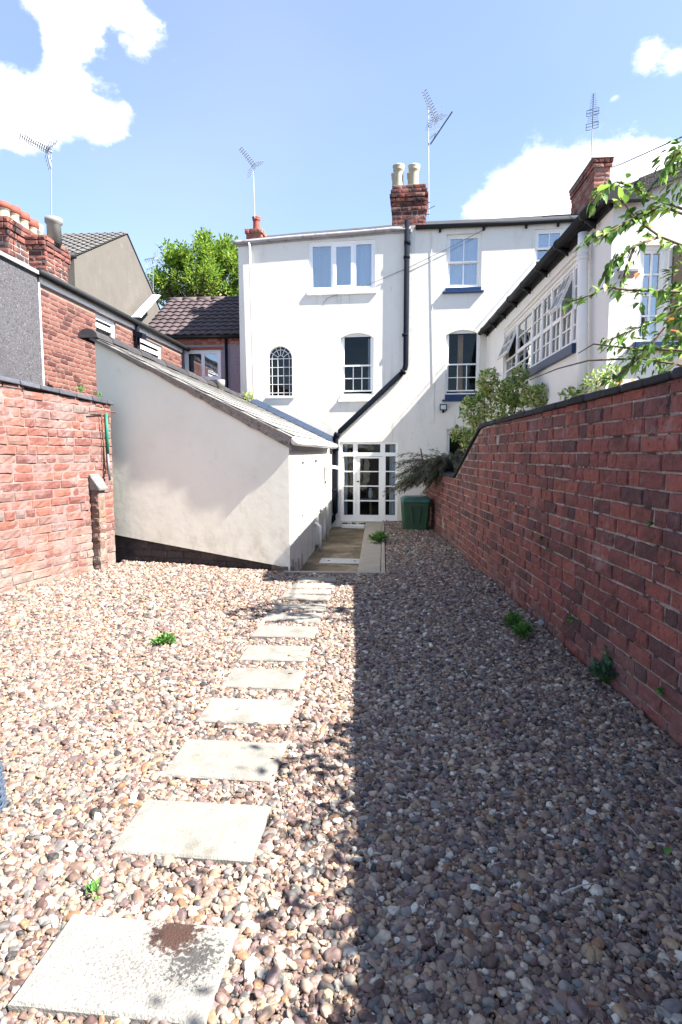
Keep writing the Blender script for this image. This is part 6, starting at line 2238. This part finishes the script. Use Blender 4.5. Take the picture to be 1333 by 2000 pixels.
# juniper over the bin
rj = random.Random(9)
jb = RWF.P(2.0, 1.0, -.5)
ju = thing('juniper', jb, 'purplish green juniper spreading over the wall end above the green bin', 'shrub')
mats_, tw = [], MB()
O_ = at(880, 915, 11.6)
tips = []
for k in range(74):
    f = rj.random()
    u = 745 + 150 * f ** .8; 
    v = (962 - 62 * min(1, f * 1.5)) + rj.uniform(-8, 48) * (.15 + f * .9) * (1 if f < .75 else .5)
    tips.append(at(u, min(v, 968 - 24 * max(0, f - .6)), 11.6 + rj.uniform(-.5, .6)))
for k in range(150):
    uu = rj.uniform(770, 905)
    tips.append(at(uu, 922 + (845 - uu) * .12 + rj.gauss(0, 17), 11.8 + rj.uniform(-.4, .7)))
for tp in tips:
    st_ = O_.lerp(tp, rj.uniform(.15, .5)) + Vector((0, 0, .10))
    path = [st_, st_.lerp(tp, .5) + Vector((0, 0, .06)), tp]
    tw.tube([O_, *path], .008, 4, .002)
    for q in range(44):
        p, d = along(path, rj.random())
        mats_.append(leaf_matrix(p + rvec(rj) * .035, d + rvec(rj) * .7 + Vector((0, 0, -.15)), .085 * rj.uniform(.6, 1.4), rj))
tw.build('stem', M['bark'], ju)
joined_leaves('foliage', mats_, [simple_leaf(.16), simple_leaf(.22)], M['leaf_juniper'], ju)
mb = MB(); mb.tube([at(826, 900, 11.6), at(822, 876, 11.6)], .018, 6, .014)
mb.build('dead_stick', M['twig'], ju)
# tree behind the far roof
ct = at(392, 540, 25.0)
tr = thing('broadleaf_tree', Vector((ct.x, 25.0, -.4)), 'bright green leafy tree behind the brown pantiled roof', 'tree')
rt = random.Random(14)
mb = MB(); mb.tube([Vector((ct.x, 25, -.5)), Vector((ct.x + .1, 25, 4)), Vector((ct.x, 25, 7.4))], .26, 10, .13); mb.build('trunk', M['bark'], tr, True)
lm = MB(); mats_ = []
for (u, v, ru, rv, n) in ((340, 545, 36, 32, 26), (390, 520, 48, 42, 44), (440, 530, 40, 44, 40), (400, 570, 80, 34, 40), (350, 510, 26, 22, 14), (412, 488, 30, 18, 18), (450, 505, 22, 20, 14), (480, 550, 30, 40, 20), (320, 570, 24, 24, 14)):
    k = 25 / FPX
    for q in range(n):
        w_ = rvec(rt); c = at(u, v, 25) + Vector((w_.x * ru * k, w_.y * ru * k * 1.3, w_.z * rv * k))
        lm.tube([Vector((ct.x, 25, 6.6)), Vector((ct.x, 25, 7.2)).lerp(c, .55), c], .035, 4, .01)
        dirc = (c - Vector((ct.x, 25, 6.8))).normalized()
        for z_ in range(95):
            e = rvec(rt); p = c + Vector((e.x * .26, e.y * .26, e.z * .22)) + dirc * rt.uniform(-.1, .32)
            mats_.append(leaf_matrix(p, dirc * .45 + e + Vector((0, 0, .1)), .13 * rt.uniform(.6, 1.3), rt))
lm.build('limbs', M['bark'], tr)
joined_leaves('crown', mats_, SIMPLE, M['leaf_tree'], tr)

# weeds
def weed(u, v, label, rpx, hpx, n, m, sz, seed, name='weed', z=0.02, cat='weed'):
    b = on_z(u, v, z)
    k = b.y / FPX
    r = random.Random(seed)
    t = thing(name, b, label, cat)
    mats_ = []; mb = MB()
    for q in range(n):
        an = r.uniform(0, 6.283); f = math.sqrt(r.random())
        e = Vector((math.cos(an) * rpx * k * f, math.sin(an) * rpx * k * f * .9, hpx * k * (1.05 - f * .75) * r.uniform(.5, 1)))
        mb.tube([b + Vector((0, 0, -.02)), b + e * .6, b + e], .0025, 3, .0012)
        for z_ in range(7):
            mats_.append(leaf_matrix(b + e * r.uniform(.7, 1.05) + rvec(r) * sz * .7, e.normalized() + rvec(r) * .8 + Vector((0, 0, .1)), sz * r.uniform(.6, 1.3), r))
    mb.build('stem', M['leaf_weed'], t); joined_leaves('foliage', mats_, [simple_leaf(.6), simple_leaf(.45)], m, t)
    return t


weed(321, 1254, 'bright green weed growing alone in the sunny pebbles', 22, 15, 60, M['leaf_weed'], .028, 1)
weed(741, 1057, 'bright green fern clump on the edge of the concrete ledge', 18, 20, 60, M['leaf_weed'], .06, 2, 'fern', cat='plant')
weed(1003, 1224, 'green weed at the foot of the right wall, the farther of a close pair', 17, 36, 55, M['leaf_weed'], .035, 3)
weed(1024, 1243, 'green weed at the foot of the right wall, the nearer of a close pair', 18, 34, 55, M['leaf_weed'], .035, 4)
w5 = weed(1186, 1332, 'grey green lobed plant growing from the foot of the right wall', 30, 66, 42, M['leaf_grey'], .05, 5, 'wall_plant', cat='plant')
weed(183, 1745, 'tiny green sprig among the pebbles near the rust-stained slab', 8, 9, 4, M['leaf_weed'], .028, 6)
for k, (u, v, lab) in enumerate(((1120, 1208, 'small green sprig rooted in the right wall just above the close pair of weeds'), (1062, 1050, 'tiny fern sprouting from a joint halfway up the right wall'), (1280, 1022, 'tiny green sprig in a high joint at the near end of the right wall'), (1296, 1350, 'small sprig low in the right wall near the picture edge'))):
    s_, z_ = RWF.pix(u, v)
    b = RWF.P(s_, z_, .005); t = thing('wall_sprig', b, lab, 'plant', 'sprigs in the right wall joints'); r = random.Random(k)
    joined_leaves('foliage', [leaf_matrix(b, RWF.N + rvec(r) * .9, .045 * r.uniform(.5, 1.2), r) for q in range(16)], SIMPLE, M['leaf_weed'], t)
for k, (u, v, lab) in enumerate(((160, 757, 'small weed tuft on the left wall coping, the larger one'), (195, 768, 'small weed tuft on the left wall coping near its end'))):
    s_, z_ = LWF.pix(u, v, -.1)
    b = LWF.P(s_, z_ - .04, -.12); t = thing('coping_weed', b, lab, 'weed', 'weeds on the left coping'); r = random.Random(k + 5)
    joined_leaves('foliage', [leaf_matrix(b + rvec(r) * .05, rvec(r) + Vector((0, 0, .8)), .05 * r.uniform(.5, 1.2), r) for q in range(36 - 14 * k)], SIMPLE, M['leaf_weed'], t)
b = at(487, 772, 13.4); r = random.Random(3)
t = thing('roof_weed', b, 'pale weed in the corner between outhouse roof and white house', 'weed')
joined_leaves('foliage', [leaf_matrix(b + Vector((rvec(r).x * .16, rvec(r).y * .08, rvec(r).z * .12 - .03)), rvec(r) + Vector((0, 0, .8)), .09 * r.uniform(.5, 1.2), r) for q in range(60)], SIMPLE, M['leaf_shrub'], t)
# lime lump by the wall, dead twigs and fallen leaves
p = on_z(1061, 1222); mb = MB(); r = random.Random(4)
mb.lathe([(.0, 0), (.05, .005), (.06, .03), (.035, .06), (.0, .07)], p, 9)
mb.v = [(x + r.uniform(-.018, .018), y + r.uniform(-.018, .018), z + r.uniform(-.01, .01)) for x, y, z in mb.v]
tag(mb.build('stone', M['stone_lead'], None, True), 'pale lump of mortar lying at the wall foot beside the weeds', 'stone')
for k, (a, b, lab) in enumerate((((1098, 1745), (1170, 1724), 'straight grey dead twig lying on the shaded pebbles'), ((1215, 1608), (1243, 1630), 'short pale dead twig near the wall on the shaded pebbles'))):
    mb = MB(); A, B = on_z(*a, .04), on_z(*b, .045); mb.tube([A, A.lerp(B, .5) + Vector((.006, .008, .004)), B], .004, 5, .002)
    tag(mb.build('twig', M['stone_lead'], None, True), lab, 'twig')
for k, (u, v, m, lab) in enumerate(((1300, 1668, 'leaf_weed', 'yellow green fallen leaf on the shaded pebbles near the right edge'), (462, 1385, 'leaf_brown', 'tiny brown dead leaf lying on a pale slab'))):
    me = leaf_mesh(M[m], 60 + k, .6); o = bpy.data.objects.new('fallen_leaf', me); col.objects.link(o)
    o.matrix_local = leaf_matrix(on_z(u, v, .042), Vector((.6, .5, .2)), .05 if k == 0 else .03, random.Random(k)); tag(o, lab, 'leaf')

r = random.Random(77)
lit = []
for k in range(220):
    s_ = r.uniform(3, RW_S1 - 2)
    q = RWF.P(s_, .03 + r.uniform(0, .012), abs(r.gauss(0, .16)) + .02) if k < 150 else Vector((r.uniform(-3, 1.6), r.uniform(1.6, 7.4), .035))
    lit.append(leaf_matrix(q, Vector((r.uniform(-1, 1), r.uniform(-1, 1), r.uniform(-.2, .3))), r.uniform(.018, .042), r))
o = joined_leaves('leaf_litter', lit, BROWN, mat('dry_litter', None, .9, ramp=[(0, (.10, .055, .03)), (.5, (.2, .12, .06)), (1, (.33, .25, .15))], island=1)); o['kind'] = 'stuff'
# ==================================================================================== BIN AND PLANTER
bb0, bb1 = on_z(787, 1036, .0), on_z(838, 1036, .0)
bw = (bb1 - bb0).length
bn = thing('storage_bin', (bb0 + bb1) / 2 + AX * .3, 'green plastic garden bin with faded lid beside the end of the brick wall', 'bin')
BF = Frame((bb0 + bb1) / 2, RX)
zt = BF.pix(812, 982)[1]; ztop = BF.pix(812, 968, -.25)[1]
P = BF.P
def ring(h, g, cut, dep): 
    w_ = bw / 2 + g; f = g * .6
    return [P(-w_ + cut, h, f), P(w_ - cut, h, f), P(w_, h, f - cut), P(w_, h, -dep + cut), P(w_ - cut, h, -dep - f), P(-w_ + cut, h, -dep - f), P(-w_, h, -dep + cut), P(-w_, h, f - cut)]
def stack(rings, m, nm):
    mb = MB(); 
    for r_ in rings: mb.v += [tuple(q) for q in r_]
    for k in range(len(rings) - 1):
        for j in range(8): mb.f.append((8 * k + j, 8 * k + (j + 1) % 8, 8 * k + 8 + (j + 1) % 8, 8 * k + 8 + j))
    mb.f.append(tuple(range(7, -1, -1))); mb.f.append(tuple(range(8 * len(rings) - 8, 8 * len(rings))))
    return bevel(mb.build(nm, m, bn), .012)
body = stack([ring(0, -.01, .05, .6), ring(zt * .5, .015, .05, .6), ring(zt, .035, .05, .6)], M['bin_green'], 'body')
stack([ring(zt + .002, .045, .05, .6), ring(zt + .06, .045, .05, .6), ring(zt + .085, .02, .05, .58), ring(zt + .12, -.06, .05, .5)], M['bin_lid'], 'lid')
mb = MB()
for q in (-1, 1): mb.hexa([P(q * .055 - .012, zt * .25, .0), P(q * .055 + .012, zt * .25, .0), P(q * .055 + .012, zt * .25, .032), P(q * .055 - .012, zt * .25, .032), P(q * .10 - .012, zt * .82, .0), P(q * .10 + .012, zt * .82, .0), P(q * .10 + .012, zt * .82, .045), P(q * .10 - .012, zt * .82, .045)])
mb.hexa([P(-.11, zt * .82, 0), P(.11, zt * .82, 0), P(.11, zt * .82, .045), P(-.11, zt * .82, .045), P(-.115, zt * .86, 0), P(.115, zt * .86, 0), P(.115, zt * .86, .046), P(-.115, zt * .86, .046)])
bevel(mb.build('moulded_handle', M['bin_green'], bn), .006)

pc_ = on_z(6, 1612)
pr = .17
ctr = Vector((pc_.x - pr - .045, pc_.y + .05, 0))
rp = thing('rattan_planter', ctr, 'blue grey woven rattan planter cut off by the left edge', 'planter')
mb = MB()
mb.lathe([(pr * .98, 0), (pr * .93, .2), (pr * .88, .21), (pr * .88, .14)], ctr, 28); mb.build('liner', M['rattan'], rp, True)
mb = MB(); mb.lathe([(pr * .87, .135), (pr * .87, .16), (.02, .165)], ctr, 20); mb.build('soil', M['pebble_bed'], rp)
wv = MB()
for row in range(12):
    z_ = .012 + row * .0165; R_p = pr * (1.0 - .06 * z_ / .2) + .004
    pts = [ctr + Vector(((R_p + .005 * math.sin(14 * w_ + math.pi * row)) * math.cos(w_), (R_p + .005 * math.sin(14 * w_ + math.pi * row)) * math.sin(w_), z_)) for w_ in [2 * math.pi * k / 56 for k in range(57)]]
    wv.tube(pts, .0065, 5, caps=False)
wv.build('weave', M['rattan'], rp, True)

print('objects', len(bpy.data.objects))

for o in bpy.data.objects:          # every labelled top-level object is a thing of its own
    if o.get('category') and not o.get('kind'): o['kind'] = 'thing'
